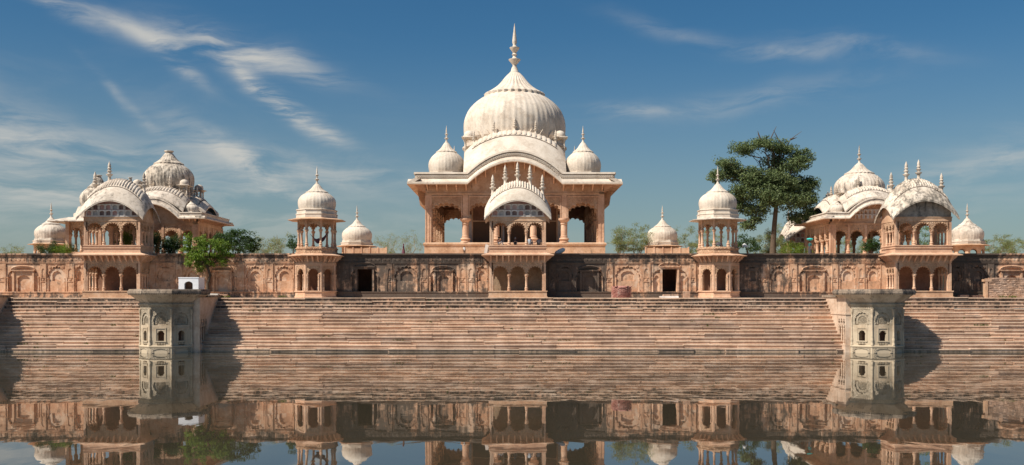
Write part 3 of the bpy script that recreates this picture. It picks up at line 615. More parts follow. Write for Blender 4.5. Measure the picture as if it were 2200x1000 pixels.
# ------------------------------------------------------------------ octagonal kiosks on the wall
def oct_kiosk(label, xc, clean):
    A = 2.08; side = 2 * A * math.tan(math.pi / 8)
    t = thing('octagonal_kiosk', label, 'kiosk', (xc, YW, ZT), 0, 'octagonal two-storey kiosks with ribbed domes')
    pl = M(); pl.octp([(A + .14, 0), (A + .14, .14), (A + .06, .18), (A + .06, .58), (A + .16, .62), (A + .16, .72), (A, .74)]); obj('plinth', pl, 'sandstone_column', t)
    def face(k): q = -math.pi / 2 + k * math.pi / 4; return (A * math.cos(q), A * math.sin(q), q + math.pi / 2)
    for k in (-2, -1, 0, 1, 2):
        f = face(k); s2 = side / 2
        me = cached(('ok', 1), lambda: M().arch(-s2, s2, .74, 3.55, 0, .28, .56, 2.45, 3.10, 7, .14).mesh('arch_panel', 'sandstone_carved')); place('arch_panel', me, t, (f[0], f[1], 0), f[2])
        mf = cached(('okf', 1), lambda: M().box(-s2 - .02, -s2 + .14, -.05, .03, .74, 3.55).box(s2 - .14, s2 + .02, -.048, .03, .74, 3.55).box(-s2 + .14, s2 - .14, -.04, .02, 3.40, 3.54).mesh('corner_strips', 'sandstone_column')); place('corner_strips', mf, t, (f[0], f[1], 0), f[2])
        for sx in (-1, 1):
            p = fr(f, sx * .60, -.03); place('column', column_mesh(1.72, .065), t, (p[0], p[1], .74))
    obj('rear_wall', M().box(-A - .3, A + .3, .75, 1.0, 0, 4.5), 'sandstone_shaded', t)  # darkened colour stands in for shade in the lower storey
    for k in (-3, -2, -1, 0, 1, 2, 3):
        f = face(k); brackets(t, (f[0], f[1], f[2]), (-.55, 0, .55) if abs(k) < 3 else (0,), 3.74, .62, .66, .13)
    bm = M(); bm.octp([(A, 3.55), (A + .05, 3.57), (A + .05, 3.70), (A - .02, 3.74), (A - .02, 4.42)]); obj('beam', bm, 'sandstone', t)
    sm = M(); sm.octp([(A + .80, 4.40), (A + .82, 4.47), (A + .1, 4.66), (A, 4.7)]); obj('balcony_slab', sm, 'sandstone_column', t)
    bs = M(); bs.octp([(A + .06, 4.66), (A + .06, 4.82), (A - .02, 4.86), (A - .02, 5.12), (A + .05, 5.16), (A + .05, 5.28), (A - .06, 5.32), (A - .06, 5.40)]); obj('balcony_base', bs, 'sandstone_carved', t)
    s_in = 2 * (A - .18) * math.tan(math.pi / 8)
    for k in range(8):
        q = -math.pi / 2 + k * math.pi / 4; f = ((A - .18) * math.cos(q), (A - .18) * math.sin(q), q + math.pi / 2)
        arcade(t, f, [-s_in / 2, s_in / 2], .24, 5.40, 7.20, 7.86, 8.30, .11, cols=False, nl=7, gap=.9)
        qq = q + math.pi / 8; rr = (A - .28) / math.cos(math.pi / 8); place('column', column_mesh(1.84, .125), t, (rr * math.cos(qq), rr * math.sin(qq), 5.40))
        p = (rr + .06); obj('corner_strips', M().box(-.10, .10, -.06, .06, 7.2, 8.3), 'sandstone_column', t, False, (p * math.cos(qq), p * math.sin(qq), 0), qq + math.pi / 2)
    pm = 'plaster_clean'
    ch = M(); ch.octp([(A - .1, 8.28), (A + .80, 8.23), (A + .82, 8.29), (A + .05, 8.46), (A, 8.5)]); obj('eave', ch, 'sandstone' if not clean else 'plaster_worn', t)
    dr = M(); dr.octp([(A - .02, 8.45), (A - .02, 8.82), (A + .03, 8.86), (A + .03, 8.92), (A - .08, 8.96), (A - .08, 9.28), (A - .0, 9.32), (A - .0, 9.38), (A - .12, 9.42)]); obj('drum', dr, pm, t)
    dome(t, 2.02, (0, 0, 9.50), pm, 16, .88, .52, 1.34, .98, .95, rib=.55)
    return t
oct_kiosk('octagonal domed kiosk with a purple cloth slung between its upper columns', -20.95, False)
oct_kiosk('octagonal domed kiosk in front of the tall dark tree', 22.1, True)

# ------------------------------------------------------------------ domed temples
def temple(label, cx, yf, P):
    H = P['half']; t = thing('domed_temple', label, 'temple', (cx, yf + H, ZU), 0)
    K = P['k']; zp, spring, apex, pt, zb = P['podium'], P['spring'], P['apex'], P['ptop'], P['beam']
    rm = P['roof']; ov = P['ov']; a = P['arch_half']; rise_ = P['rise']; ez = P['eave']; TH = P['thick']
    pd = M(); pd.sq([(H + .30 * K, -.05), (H + .30 * K, zp * .1), (H + .18 * K, zp * .14), (H + .18 * K, zp * .78), (H + .30 * K, zp * .84), (H + .34 * K, zp * .93), (H + .2 * K, zp)]); obj('podium', pd, P.get('podmat', 'sandstone'), t)
    bays = P['bays']; colr = P['colr']
    flat_side = False
    e = lambda x: ez + (rise_ * (1 - (x / a) ** 2) if abs(x) < a and not flat_side else 0)
    xs = sorted(set([-H - ov] + [round(q, 4) for q in lin(-a, a, 28)] + [H + ov] + [-H, H]))
    for k in range(4):
        flat_side = k in (1, 3)
        rz = k * math.pi / 2; q = Matrix.Rotation(rz, 4, 'Z'); o = q @ Vector((0, -H, 0)); F = (o.x, o.y, rz)
        arcade(t, F, bays, TH, zp, spring, apex, pt, colr, amp=.13 if P['grand'] else .16, nl=P.get('nl', 9), skip_ends=True, fluted=16, gap=.5 if P['grand'] else .8)
        if P['grand']:      # second, inner arch ring inside each bay
            for i in range(len(bays) - 1):
                w_ = bays[i + 1] - bays[i]; c = (bays[i] + bays[i + 1]) / 2; p = fr(F, c, TH)
                me = cached(('inner', round(w_, 2)), lambda: M().arch(-w_ / 2, w_ / 2, zp, pt, 0, .3, w_ / 2 - colr * .40, spring - .1, apex - .30, 9, .12).mesh('inner_arch', 'sandstone_carved')); place('inner_arch', me, t, (p[0], p[1], 0), rz)
            fm = M(q.copy()); fm.xf = Matrix.Translation(o) @ q
            for i in range(len(bays) - 1):
                u, v = bays[i] + colr * 1.0, bays[i + 1] - colr * 1.0
                fm.box(u, u + .10, -.07, .01, spring, pt - .1); fm.box(v - .10, v, -.07, .01, spring, pt - .1); fm.box(u, v, -.075, .01, pt - .22, pt - .1)
            obj('spandrel_frame', fm, 'sandstone_column', t)
        for s_ in (-1, 1):
            x_ = s_ * (H - colr * .5); pr = M(); pr.xf = Matrix.Translation(o) @ q; pr.box(x_ - colr * .6, x_ + colr * .6, -.03, TH + .1, zp, pt)
            pr.box(x_ - colr * .6, x_ - colr * .35, -.09, 0, zp, pt); pr.box(x_ + colr * .35, x_ + colr * .6, -.09, 0, zp, pt); obj('pilaster', pr, 'sandstone_column', t)
        for b_ in bays[1:-1]:
            pr = M(); pr.xf = Matrix.Translation(o) @ q; pr.box(b_ - colr * .8, b_ + colr * .8, -.06, .01, spring, pt); obj('pilaster', pr, 'sandstone_column', t)
        bm = M(); bm.xf = Matrix.Translation(o) @ q; bm.box(-H - .04, H + .04 - .003, -.05, TH, pt, pt + (zb - pt) * .35); bm.box(-H - .1, H + .097, -.1, TH + .01, pt + (zb - pt) * .35, pt + (zb - pt) * .5); bm.box(-H - .02, H + .017, -.02, TH + .02, pt + (zb - pt) * .5, zb); obj('beam', bm, 'sandstone', t)
        # wall from the beam up to the eave, following its curve
        fr_ = [((x, -H, zb), (x, -H, e(x) + .30 * K)) for x in xs if abs(x) <= H]; bk = [((x, -H + .3, zb), (x, -H + .3, e(x) + .30 * K)) for x in xs if abs(x) <= H]
        m = M(q); m.strip_solid(fr_, bk); obj('eave_wall', m, 'sandstone', t)
        if P.get('screen') and k == 0:    # white niche screen in the gable
            n = 11; 
            for i in range(n):
                for r_ in range(2):
                    xa = -a * .86 + 2 * a * .86 * i / n; xb = xa + 2 * a * .86 / n; z0 = ez + .10 + r_ * .56; z1 = min(z0 + .5, e(xa) - .12, e(xb) - .12)
                    if z1 - z0 > .22:
                        m = M(q); m.arch(xa + .02, xb - .02, z0, z1, -H - .1, -H + .01, (xb - xa) * .3, z0 + (z1 - z0) * .5, z0 + (z1 - z0) * .82, 3, .08); obj('niche_panel', m, 'panel_white', t)
        # chajja: sloping stone eave
        ki = H / (H + ov); fo, ba = [], []
        for x in xs:
            xi = x if abs(x) < a else max(-H, min(H, x * 1.0)); zz = e(x)
            fo.append(((x, -H - ov, zz - .02), (x, -H - ov, zz + .08 * K))); ba.append(((xi, -H + .02, zz + .34 * K), (xi, -H + .02, zz + .46 * K)))
        m = M(q); m.strip_solid(fo, ba); obj('eave', m, 'sandstone', t)
        # plastered cornice above the eave: cove, ornament band, cap
        def ribbon(y0_, z0_, y1_, z1_, lim, th, mat, nm):
            A_, B_ = [], []
            for x in xs:
                if abs(x) > H + ov - .01: x = math.copysign(lim, x)
                elif abs(x) > lim: continue
                A_.append(((x, -H - y0_, e(x) + z0_), (x, -H - y1_, e(x) + z1_))); B_.append(((x, -H - y0_ + th, e(x) + z0_), (x, -H - y1_ + th, e(x) + z1_)))
            m = M(q); m.strip_solid(A_, B_); obj(nm, m, mat, t, 40)
        S = P['fascia']
        ribbon(ov + .01, .08 * K, ov - .02, .20 * S, H + ov, .5, rm, 'cornice_lip')
        ribbon(ov - .10 * K, .20 * S, ov * .62, .46 * S, H + ov - .05, .8, rm, 'cornice_cove')
        ribbon(ov * .60, .46 * S, ov * .58, .86 * S, H + ov * .55, .8, P['bandmat'], 'ornament_band')
        if P['grand'] and k == 0:
            sm_ = M(); n = 92
            for i in range(n):
                x = (H + ov * .5) * (-1 + 2 * (i + .5) / n); zc_ = e(x) + .66 * S; sl_ = math.atan2(-2 * rise_ * x / a ** 2, 1) if abs(x) < a else 0
                sm_.xf = Matrix.Translation((x, -H - ov * .60, zc_)) @ Matrix.Rotation(-sl_, 4, 'Y') @ Matrix.Rotation(R(90), 4, 'X'); sm_.lathe([(.17, -.02), (.16, .06), (.10, .07), (.09, .0), (.05, .0), (.04, .08)], 6)
            o_ = obj('scroll_ornament', sm_, rm, t); o_['kind'] = 'stuff'
        ribbon(ov * .66, .86 * S, ov * .64, 1.0 * S, H + ov * .60, 1.0, rm, 'cornice_cap')
        n = P['nbr']; bx = lin(-H + .2, H - .2, n)
        for x in bx:
            p = fr(F, x, 0); place('bracket', bracket_mesh(ov * .8, (ez - zb + .30 * K), .16 * K), t, (p[0], p[1], zb + e(x) - ez - .0), rz)
        if P['grand'] and k in (1, 3):      # bracketed side eave instead of a vault
            m = M(q); m.ring([[(-5.2, -H, 7.0), (5.2, -H, 7.0), (5.2, -H, 9.0), (-5.2, -H, 9.0)], [(-5.6, -H - 1.2, 7.1), (5.6, -H - 1.2, 7.1), (5.6, -H - 1.5, 8.9), (-5.6, -H - 1.5, 8.9)]]); obj('side_oriel', m, 'sandstone', t); continue
        va, vb, vyc, vze, vre, vzt, vcz = P['vault'] if not flat_side else (2.7, 2.0, 1.9, 6.3, 1.15, 7.5, 1.1)
        rf, f = bangla_roof(t, va, vb, -H + vyc, vze, vre, vzt, vcz, .35 * K, rm, P['spikes'] if k != 2 else (), P['spike_h'], P['tile'], 'vault_roof', P['grand'] and k == 0, None, False)
        rf.rotation_euler = (0, 0, rz)
    rz_ = ez + P['fascia']
    obj('roof_deck', M().sq([(H - .35, ez + .4 * K), (H - .35, rz_ - .02), (H - .6, rz_ + .0)]), rm, t)
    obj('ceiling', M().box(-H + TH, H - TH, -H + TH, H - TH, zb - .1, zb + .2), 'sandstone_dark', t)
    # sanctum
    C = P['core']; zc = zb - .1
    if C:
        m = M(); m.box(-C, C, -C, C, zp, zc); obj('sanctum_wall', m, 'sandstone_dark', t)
        for s_ in (-1, 0, 1):
            x = s_ * C * .62; wdt = C * .26
            d = obj('door', M().box(x - wdt, x + wdt, -C - .10, -C + .02, zp, zp + (spring - zp) * .98), 'old_wood', t)
            fm = M(); fm.box(x - wdt - .18, x - wdt, -C - .2, -C, zp, pt - .8); fm.box(x + wdt, x + wdt + .18, -C - .2, -C, zp, pt - .8); fm.box(x - wdt, x + wdt, -C - .19, -C, zp + (spring - zp) * .98, zp + (spring - zp) * 1.03); obj('door_frame', fm, 'sandstone', d)
            for sx in (-1, 1):
                jx = x + sx * (wdt + .5); jm = M()
                for i in range(7): xx = jx - .3 + .6 * i / 6; jm.box(xx - .025, xx + .025, -C - .16, -C - .08, zp + .3, spring + .8)
                for i in range(24): zz = zp + .3 + (spring + .5 - zp) * i / 23; jm.box(jx - .3, jx + .3, -C - .155, -C - .085, zz - .025, zz + .025)
                obj('jali_screen', jm, 'panel_white', t)
    else:
        for sx in (-1, 1):
            for sy in (-1, 1): place('column', column_mesh(zb - zp, colr), t, (sx * H * .45, sy * H * .45, zp))
    # drum and great dome
    dr, dz, dm = P['dome_r'], P['dome_z'], P['domemat']
    d = M(); d.lathe([(dr * .98, rz_ - .1), (dr * .98, dz - .62 * K), (dr * 1.03, dz - .58 * K), (dr * 1.03, dz - .42 * K), (dr * .95, dz - .38 * K), (dr * .95, dz + .02)], 64); obj('drum', d, dm, t, 30)
    dd = dome(t, dr, (0, 0, dz), dm, P['gores'], P['ringh'], P['capr'], P['capz'], P['fin'], .965, finial=P['finial'], name='great_dome', rib=.40 if P['grand'] else .65)
    # lotus petals round the foot of the dome
    if P['grand']:
        pm = M()
        for i in range(P['gores']):
            q = 2 * math.pi * (i + .5) / P['gores']; pm.xf = Matrix.Rotation(q, 4, 'Z')
            pm.ring([[(dr * .96, -.5, .0), (dr * .96, .5, .0), (dr * .94, .5, 0), (dr * .94, -.5, 0)], [(dr * 1.01, -.42, .6), (dr * 1.01, .42, .6), (dr * .95, .42, .6), (dr * .95, -.42, .6)], [(dr * 1.022, -.08, 1.15), (dr * 1.022, .08, 1.15), (dr * .96, .08, 1.15), (dr * .96, -.08, 1.15)]])
        o_ = obj('lotus_petals', pm, dm, dd); o_['kind'] = 'stuff'
    cr, cpos = P['corner_r'], P['corner_pos']
    for sx in (-1, 1):
        for sy in (-1, 1):
            b_ = M(); b_.octp([(cr * 1.0, rz_ - .3), (cr * 1.0, rz_ + .12 * K), (cr * .95, rz_ + .16 * K), (cr * .95, rz_ + .3 * K)]); cb = obj('corner_base', b_, rm, t, False, (sx * cpos, sy * cpos, 0))
            dome(t, cr, (sx * cpos, sy * cpos, rz_ + .3 * K), rm, 16, 1.16 if P['grand'] else .95, .52, 1.72 if P['grand'] else 1.36, .98, .93, 'corner_dome', P['corner_fin'], rib=.55)
            kp, kr, kz = P['kiosk']         # little kiosks on the shoulders of the drum
            ko = place('shoulder_kiosk', M().sq([(kr * .9, kz - 3.6 * kr), (kr * .9, kz - 2.3 * kr)]).mesh('shoulder_kiosk', rm), t, (sx * kp, sy * kp, 0))
            for ax in (-1, 1):
                for ay in (-1, 1): place('column', column_mesh(1.9 * kr, kr * .17, rm if rm != 'plaster_black' else 'plaster_worn', 8), ko, (ax * kr * .72, ay * kr * .72, kz - 2.3 * kr))
            km = M(); km.sq([(kr * .95, kz - .45 * kr), (kr * 1.35, kz - .22 * kr), (kr * 1.35, kz - .14 * kr), (kr * .9, kz - .02)]); km.lathe([(kr * .95, kz - .05), (kr, kz + .35 * kr), (kr * .86, kz + .75 * kr), (kr * .5, kz + 1.02 * kr), (kr * .12, kz + 1.12 * kr)], 16); obj('cupola', km, rm, ko, 40)
    return t
temple('great central temple with huge cream ribbed dome and tall finial', .34, 124.0, dict(half=10.86, k=1.0, podium=2.05, podmat='sandstone', spring=5.0, apex=6.95, ptop=7.85, beam=8.4, roof='plaster_clean', bandmat='plaster_carved', ov=2.1, arch_half=5.7, rise=2.7, eave=8.95, thick=.55,
    bays=[-10.66, -6.03, -2.28, 2.28, 6.03, 10.66], colr=.40, grand=True, fascia=1.55, nbr=18, vault=(6.3, 4.3, 4.0, 12.95, 2.75, 16.35, 2.75), spikes=(-.82, -.42, 0, .42, .82), spike_h=1.75, tile=.62, core=6.0,
    dome_r=6.72, dome_z=15.55, domemat='plaster_clean', gores=28, ringh=.98, capr=.53, capz=1.43, fin=1.0, finial=True, corner_r=2.22, corner_pos=8.5, corner_fin=True, kiosk=(5.75, .72, 15.75)))
SIDE = dict(half=5.0, k=.55, podium=.45, spring=2.1, apex=3.2, ptop=3.75, beam=4.1, bandmat='plaster_worn', ov=1.15, arch_half=3.15, rise=1.65, eave=4.35, thick=.5, bays=lin(-4.85, 4.85, 5), colr=.17, grand=False, fascia=.80, nbr=14,
    vault=(3.5, 2.5, 2.0, 6.95, 1.65, 8.35, 1.5), spikes=(-.8, -.32, .32, .8), spike_h=1.5, tile=.32, core=0, gores=22, ringh=.98, capr=.53, capz=1.50, fin=.80, corner_r=.88, corner_pos=3.95, corner_fin=False)
temple('left temple with a grey-streaked ribbed dome that has lost its finial', -41.25, 117.0, dict(SIDE, roof='plaster_worn', dome_r=2.9, dome_z=8.5, domemat='plaster_black', finial=False, kiosk=(2.75, .55, 8.6)))
temple('right temple with pale ribbed dome and slender finial, behind the blackened-roof pavilion', 41.75, 117.0, dict(SIDE, roof='plaster_worn', dome_r=2.9, dome_z=7.5, domemat='plaster_worn', finial=True, screen=True, corner_fin=True, ringh=.92, capz=1.36, kiosk=(2.75, .45, 7.7)))

# ------------------------------------------------------------------ small domed kiosks behind the wall
def small_kiosk(label, px, d, r_px, base_y, parapet=None, mat='plaster_clean'):
    r = r_px * d / FPX; zb = Z(base_y, d) - ZU; xc = X(px, d)
    t = thing('stair_kiosk', label, 'kiosk', (xc, d, ZU), 0, 'low domed kiosks behind the wall')
    k = r * .96
    for i in range(8):
        q = -math.pi / 2 + i * math.pi / 4; s2 = k * math.tan(math.pi / 8)
        me = cached(('sk', round(r, 3)), lambda: M().arch(-s2, s2, 0, zb + .02, 0, .2, s2 * .62, .5, .95, 5, .08).mesh('wall_panel', 'sandstone')); place('wall_panel', me, t, (k * math.cos(q), k * math.sin(q), 0), q + math.pi / 2)
    ch = M(); ch.octp([(k, zb - .02), (k * 1.34, zb - .05), (k * 1.35, zb + .0), (k * 1.05, zb + .12), (k, zb + .16)]); obj('eave', ch, 'sandstone', t)
    dr = M(); dr.octp([(k * 1.05, zb + .15), (k * 1.05, zb + .34), (k * 1.08, zb + .37), (k * 1.08, zb + .43), (k * .98, zb + .46), (k * .98, zb + .64), (k * .94, zb + .68)]); obj('drum', dr, mat, t)
    dome(t, r, (0, 0, zb + .72), mat, 16, .90, .50, 1.36, 1.02, .95, rib=.55)
    if parapet:
        x0, x1 = X(parapet[0], d - 2) - xc, X(parapet[1], d - 2) - xc; z1 = Z(532, d - 2) - ZU
        n = 5
        for i in range(n):
            a_, b_ = x0 + (x1 - x0) * i / n, x0 + (x1 - x0) * (i + 1) / n; obj('parapet_panel', M().box(a_ + .06, b_ - .06, -2.1, -1.98, 0, z1 - .06), 'sandstone', t)
        for i in range(n + 1):
            a_ = x0 + (x1 - x0) * i / n; obj('parapet_post', M().box(a_ - .07, a_ + .07, -2.16, -1.94, 0, z1 + .05), 'sandstone_column', t)
    return t
small_kiosk('low domed kiosk farthest left, its dome streaked with dirt', 110, 118, 33, 526, None, 'plaster_worn')
small_kiosk('low domed kiosk just right of the hammock kiosk, with pink parapet', 767, 118, 32, 530, (741, 830))
small_kiosk('low domed kiosk left of the tree, with clean cream dome and pink parapet', 1423, 118, 32, 530, (1387, 1479))
small_kiosk('low domed kiosk farthest right, its dome streaked below the finial', 2078, 118, 33, 528, None, 'plaster_worn')

# square domed kiosk behind the left pavilion, flat broad eave
t = thing('square_kiosk', 'square kiosk with flat broad eave and bulbous dome, half hidden by the left pavilion', 'kiosk', (X(212, 114), 114, ZU)); hk = 2.4
obj('podium', M().sq([(hk + .15, 0), (hk + .15, .35), (hk, .4)]), 'sandstone', t)
for k in range(4):
    q = Matrix.Rotation(k * math.pi / 2, 4, 'Z'); o = q @ Vector((0, -hk, 0)); arcade(t, (o.x, o.y, k * math.pi / 2), lin(-hk + .2, hk - .2, 3), .32, .4, 2.3, 3.1, 3.75, .13)
for sx in (-1, 1):
    for sy in (-1, 1): obj('corner_pier', M().box(sx * hk - .2, sx * hk + .2, sy * hk - .2, sy * hk + .2, .4, 3.75), 'sandstone_column', t)
obj('eave', M().sq([(hk - .1, 3.72), (hk + 1.55, 3.62), (hk + 1.57, 3.70), (hk + .1, 4.15), (hk, 4.2)]), 'plaster_worn', t)
obj('drum', M().octp([(hk, 4.1), (hk, 4.7), (hk - .2, 4.8), (1.95, 5.5)]), 'plaster_worn', t)
dome(t, 1.95, (0, 0, 5.6), 'plaster_black', 18, 1.05, .54, 1.75, .8, .93, finial=False)

# far curved-roof pavilion seen left of the right temple
t = thing('far_pavilion', 'far white curved-roof pavilion left of the right temple, behind the figure with a bundle', 'pavilion', (X(1738, 131), 131, ZU)); hw = 2.5
for sx in (-1, 1):
    for sy in (0, 3): obj('corner_pier', M().box(sx * hw - .25, sx * hw + .25, sy, sy + .4, 0, 2.4), 'sandstone', t)
arcade(t, (0, 0, 0), lin(-hw + .2, hw - .2, 3), .3, 0, 1.5, 2.1, 2.4, .13); arcade(t, (0, 3.4, math.pi), lin(-hw + .2, hw - .2, 3), .3, 0, 1.5, 2.1, 2.4, .13)
rf, f = bangla_roof(t, hw + .6, 2.5, 1.7, 4.5, 2.0, 6.2, 2.4, .2, 'plaster_worn', (-.7, .7), 1.4, .3)
tympanum(t, f, hw - .05, .2, -1.7 / 2.5, 2.4, 'panel_pink', True, 0)

# ------------------------------------------------------------------ bastions at the water
def bastion(label, xc, yc=100.3):
    A = 2.5; t = thing('water_bastion', label, 'tower', (xc, yc, 0), 0, 'octagonal stone bastions standing in the water')
    side = 2 * A * math.tan(math.pi / 8)
    obj('foot', M().octp([(A + .10, -2.3), (A + .10, .55), (A + .16, .60), (A + .16, .70), (A + .06, .76)]), 'bastion_stone', t)
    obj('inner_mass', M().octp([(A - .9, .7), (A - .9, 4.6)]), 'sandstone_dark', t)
    for k in range(-3, 4):
        q = -math.pi / 2 + k * math.pi / 4; f = (A * math.cos(q), A * math.sin(q), q + math.pi / 2); s2 = side / 2
        # lower carved frieze on the foot
        p = fr((A + .10) and ((A + .1) * math.cos(q), (A + .1) * math.sin(q), q + math.pi / 2), 0, 0)
        place('foot_panel', cached('bfp', lambda: M().arch(-s2 * .86, s2 * .86, .06, .52, -.05, .03, s2 * .7, .2, .44, 5, .1).mesh('foot_panel', 'bastion_carved')), t, (p[0], p[1], 0), f[2])
        lo = cached('blo', lambda: M().arch(-s2, s2, .74, 2.72, 0, .35, .36, 1.75, 2.22, 5, .12).mesh('window_panel', 'bastion_stone'))
        hi = cached('bhi', lambda: M().arch(-s2, s2, 2.72, 4.28, .0, .3, s2 * .72, 2.98, 3.95, 7, .08).mesh('arch_panel', 'bastion_carved'))
        w_ = place('window_panel', lo, t, (f[0], f[1], 0), f[2]); place('arch_panel', hi, t, (f[0], f[1], 0), f[2])
        place('window_frame', cached('bwf', lambda: M().box(-.52, -.42, -.05, .01, 1.2, 2.5).box(.42, .52, -.05, .01, 1.2, 2.5).box(-.42, .42, -.05, .01, 2.38, 2.5).box(-.56, .56, -.09, .01, 1.10, 1.2).mesh('window_frame', 'bastion_stone')), w_)
        def jali():
            m = M(); m.box(-s2 * .7, s2 * .7, .17, .25, 2.70, 3.9)
            m.arch(-s2 * .62, s2 * .62, 2.8, 3.85, .10, .2, s2 * .46, 3.0, 3.62, 3, .05)
            for i in range(9):
                for j in range(7): m.box(-.34 + i * .085 - .018, -.34 + i * .085 + .018, .12, .18, 2.95 + j * .1 - .02, 2.95 + j * .1 + .03)
            return m.mesh('jali_screen', 'bastion_carved')
        place('jali_screen', cached('bja', jali), t, (f[0], f[1], 0), f[2])
        sill = cached('bsi', lambda: [m_ for m_ in [M()] for i in range(6) if m_.box(-.38 + i * .15 - .04, -.38 + i * .15 + .04, -.045, .01, .85, 1.08)][0].mesh('baluster_relief', 'bastion_stone')); place('baluster_relief', sill, t, (f[0], f[1], 0), f[2])
        qq = q + math.pi / 8; rr = A / math.cos(math.pi / 8); place('corner_shaft', column_mesh(3.5, .095, 'bastion_stone', 10), t, (rr * math.cos(qq), rr * math.sin(qq), .76))
        if k == -3: qq -= math.pi / 4; place('corner_shaft', column_mesh(3.5, .095, 'bastion_stone', 10), t, (rr * math.cos(qq), rr * math.sin(qq), .76))
    obj('neck', M().octp([(A + .03, 4.26), (A + .03, 4.52), (A + .10, 4.55), (A + .16, 4.62), (A + .22, 4.74), (A + .16, 4.84), (A + .08, 4.87)]), 'bastion_carved', t)
    # flared eave: separate slabs on every face, a pearl row under the lip
    k = math.tan(math.pi / 8)
    for i in range(8):
        q = -math.pi / 2 + i * math.pi / 4
        m = M(); a0, a1 = A + .05, A + 1.02
        nsl = 5
        for j in range(nsl):
            u0, u1 = -1 + 2 * j / nsl + .004, -1 + 2 * (j + 1) / nsl - .004; dz = random.uniform(-.015, .015)
            m.ring([[(u0 * a0 * k, -a0, 4.86), (u1 * a0 * k, -a0, 4.86), (u1 * (a0 - .3) * k, -a0 + .3, 4.95), (u0 * (a0 - .3) * k, -a0 + .3, 4.95)],
                    [(u0 * (a0 + .42) * k, -a0 - .42, 5.30 + dz), (u1 * (a0 + .42) * k, -a0 - .42, 5.30 + dz), (u1 * (a0 + .1) * k, -a0 - .1, 5.42), (u0 * (a0 + .1) * k, -a0 - .1, 5.42)],
                    [(u0 * a1 * k, -a1, 5.76 + dz), (u1 * a1 * k, -a1, 5.76 + dz), (u1 * (a1 - .3) * k, -a1 + .3, 5.80), (u0 * (a1 - .3) * k, -a1 + .3, 5.80)]])
        obj('eave_slabs', m, 'bastion_flare', t, False, (0, 0, 0), q + math.pi / 2)
        pm = M(); npl = 14
        for j in range(npl): x = -1 + 2 * (j + .5) / npl; pm.lathe([(.01, 5.64), (.06, 5.68), (.07, 5.74), (.05, 5.79)], 6, (x * (a1 + .02) * k, -a1 - .02, 0))
        o_ = obj('pearl_row', pm, 'bastion_slab', t, False, (0, 0, 0), q + math.pi / 2); o_['kind'] = 'stuff'
        lm = M(); jit = random.uniform(-.02, .03)
        lm.ring([[(-(a1 + .1) * k, -a1 - .1, 5.79), ((a1 + .1) * k - .02, -a1 - .1, 5.79), ((a1 - 1) * k, -a1 + 1, 5.79), (-(a1 - 1) * k, -a1 + 1, 5.79)], [(-(a1 + .1) * k, -a1 - .1, 6.02), ((a1 + .1) * k - .02, -a1 - .1, 6.02), ((a1 - 1) * k, -a1 + 1, 6.02), (-(a1 - 1) * k, -a1 + 1, 6.02)], [(-(a1 + .02) * k, -a1 - .02, 6.04), ((a1 + .02) * k - .02, -a1 - .02, 6.04), ((a1 - 1) * k, -a1 + 1, 6.04), (-(a1 - 1) * k, -a1 + 1, 6.04)], [(-(a1 - .02) * k, -a1 + .02, 6.18 + jit), ((a1 - .02) * k - .02, -a1 + .02, 6.18 + jit), ((a1 - 1) * k, -a1 + 1, 6.2), (-(a1 - 1) * k, -a1 + 1, 6.2)]])
        obj('coping_stone', lm, 'bastion_slab', t, False, (0, 0, 0), q + math.pi / 2)
    obj('platform', M().octp([(A + .5, 5.6), (A + .5, 6.18)]), 'bastion_slab', t)
    # causeway back to the terrace, with an arcaded flank
    # causeway back to the terrace, wider on the pond's inner side and arcaded where it flanks the tower
    bl, br = (3.05, 2.38) if xc > 0 else (2.38, 3.25); y0, ya = -.88, 1.5; y1 = 106.5 - yc; sx = -1 if xc > 0 else 1; B = bl if sx < 0 else br; cw = M()
    fx = lambda q: sorted((sx * B, sx * (B - q)))
    cw.box(-bl - .04, br + .04, y0 - .04, y1, -2.3, .74); cw.box(-bl + (.75 if sx < 0 else 0), br - (.75 if sx > 0 else 0), y0 + .02, y1, .74, 3.6); cw.box(-bl, br, y0, y1, 3.6, 5.40)
    cw.box(*fx(.8), ya, y1 - .01, .74, 3.6); cw.box(*fx(.8), y0 + .01, y0 + .18, .74, 3.6)
    obj('causeway', cw, 'causeway_stone', t)
    obj('causeway_kerb', M().box(-bl - .1, br + .1, 1.6, y1 + .4, 5.40, 5.62), 'bastion_slab', t)
    arcade(t, (sx * B, (y0 + .18 + ya) / 2, R(90) * sx), lin(-(ya - y0 - .18) / 2, (ya - y0 - .18) / 2, 3), .3, .74, 2.7, 3.35, 3.62, .085, 'causeway_stone', 'causeway_stone', nl=5)
    cm_ = M(); cm_.box(-bl - .06, br + .06, y0 - .06, y1 - .4, 3.70, 3.84); cm_.box(-bl - .05, br + .05, y0 - .05, y1 - .4, .64, .78); obj('causeway_string', cm_, 'causeway_stone', t)
    return t
bastion('octagonal water bastion carrying the small white shrine', -33.85)
bastion('octagonal water bastion below the right pavilion, sunlit flank on its left', 35.75)
bastion('bastion at the left edge, only its causeway flank in view', -55.7)

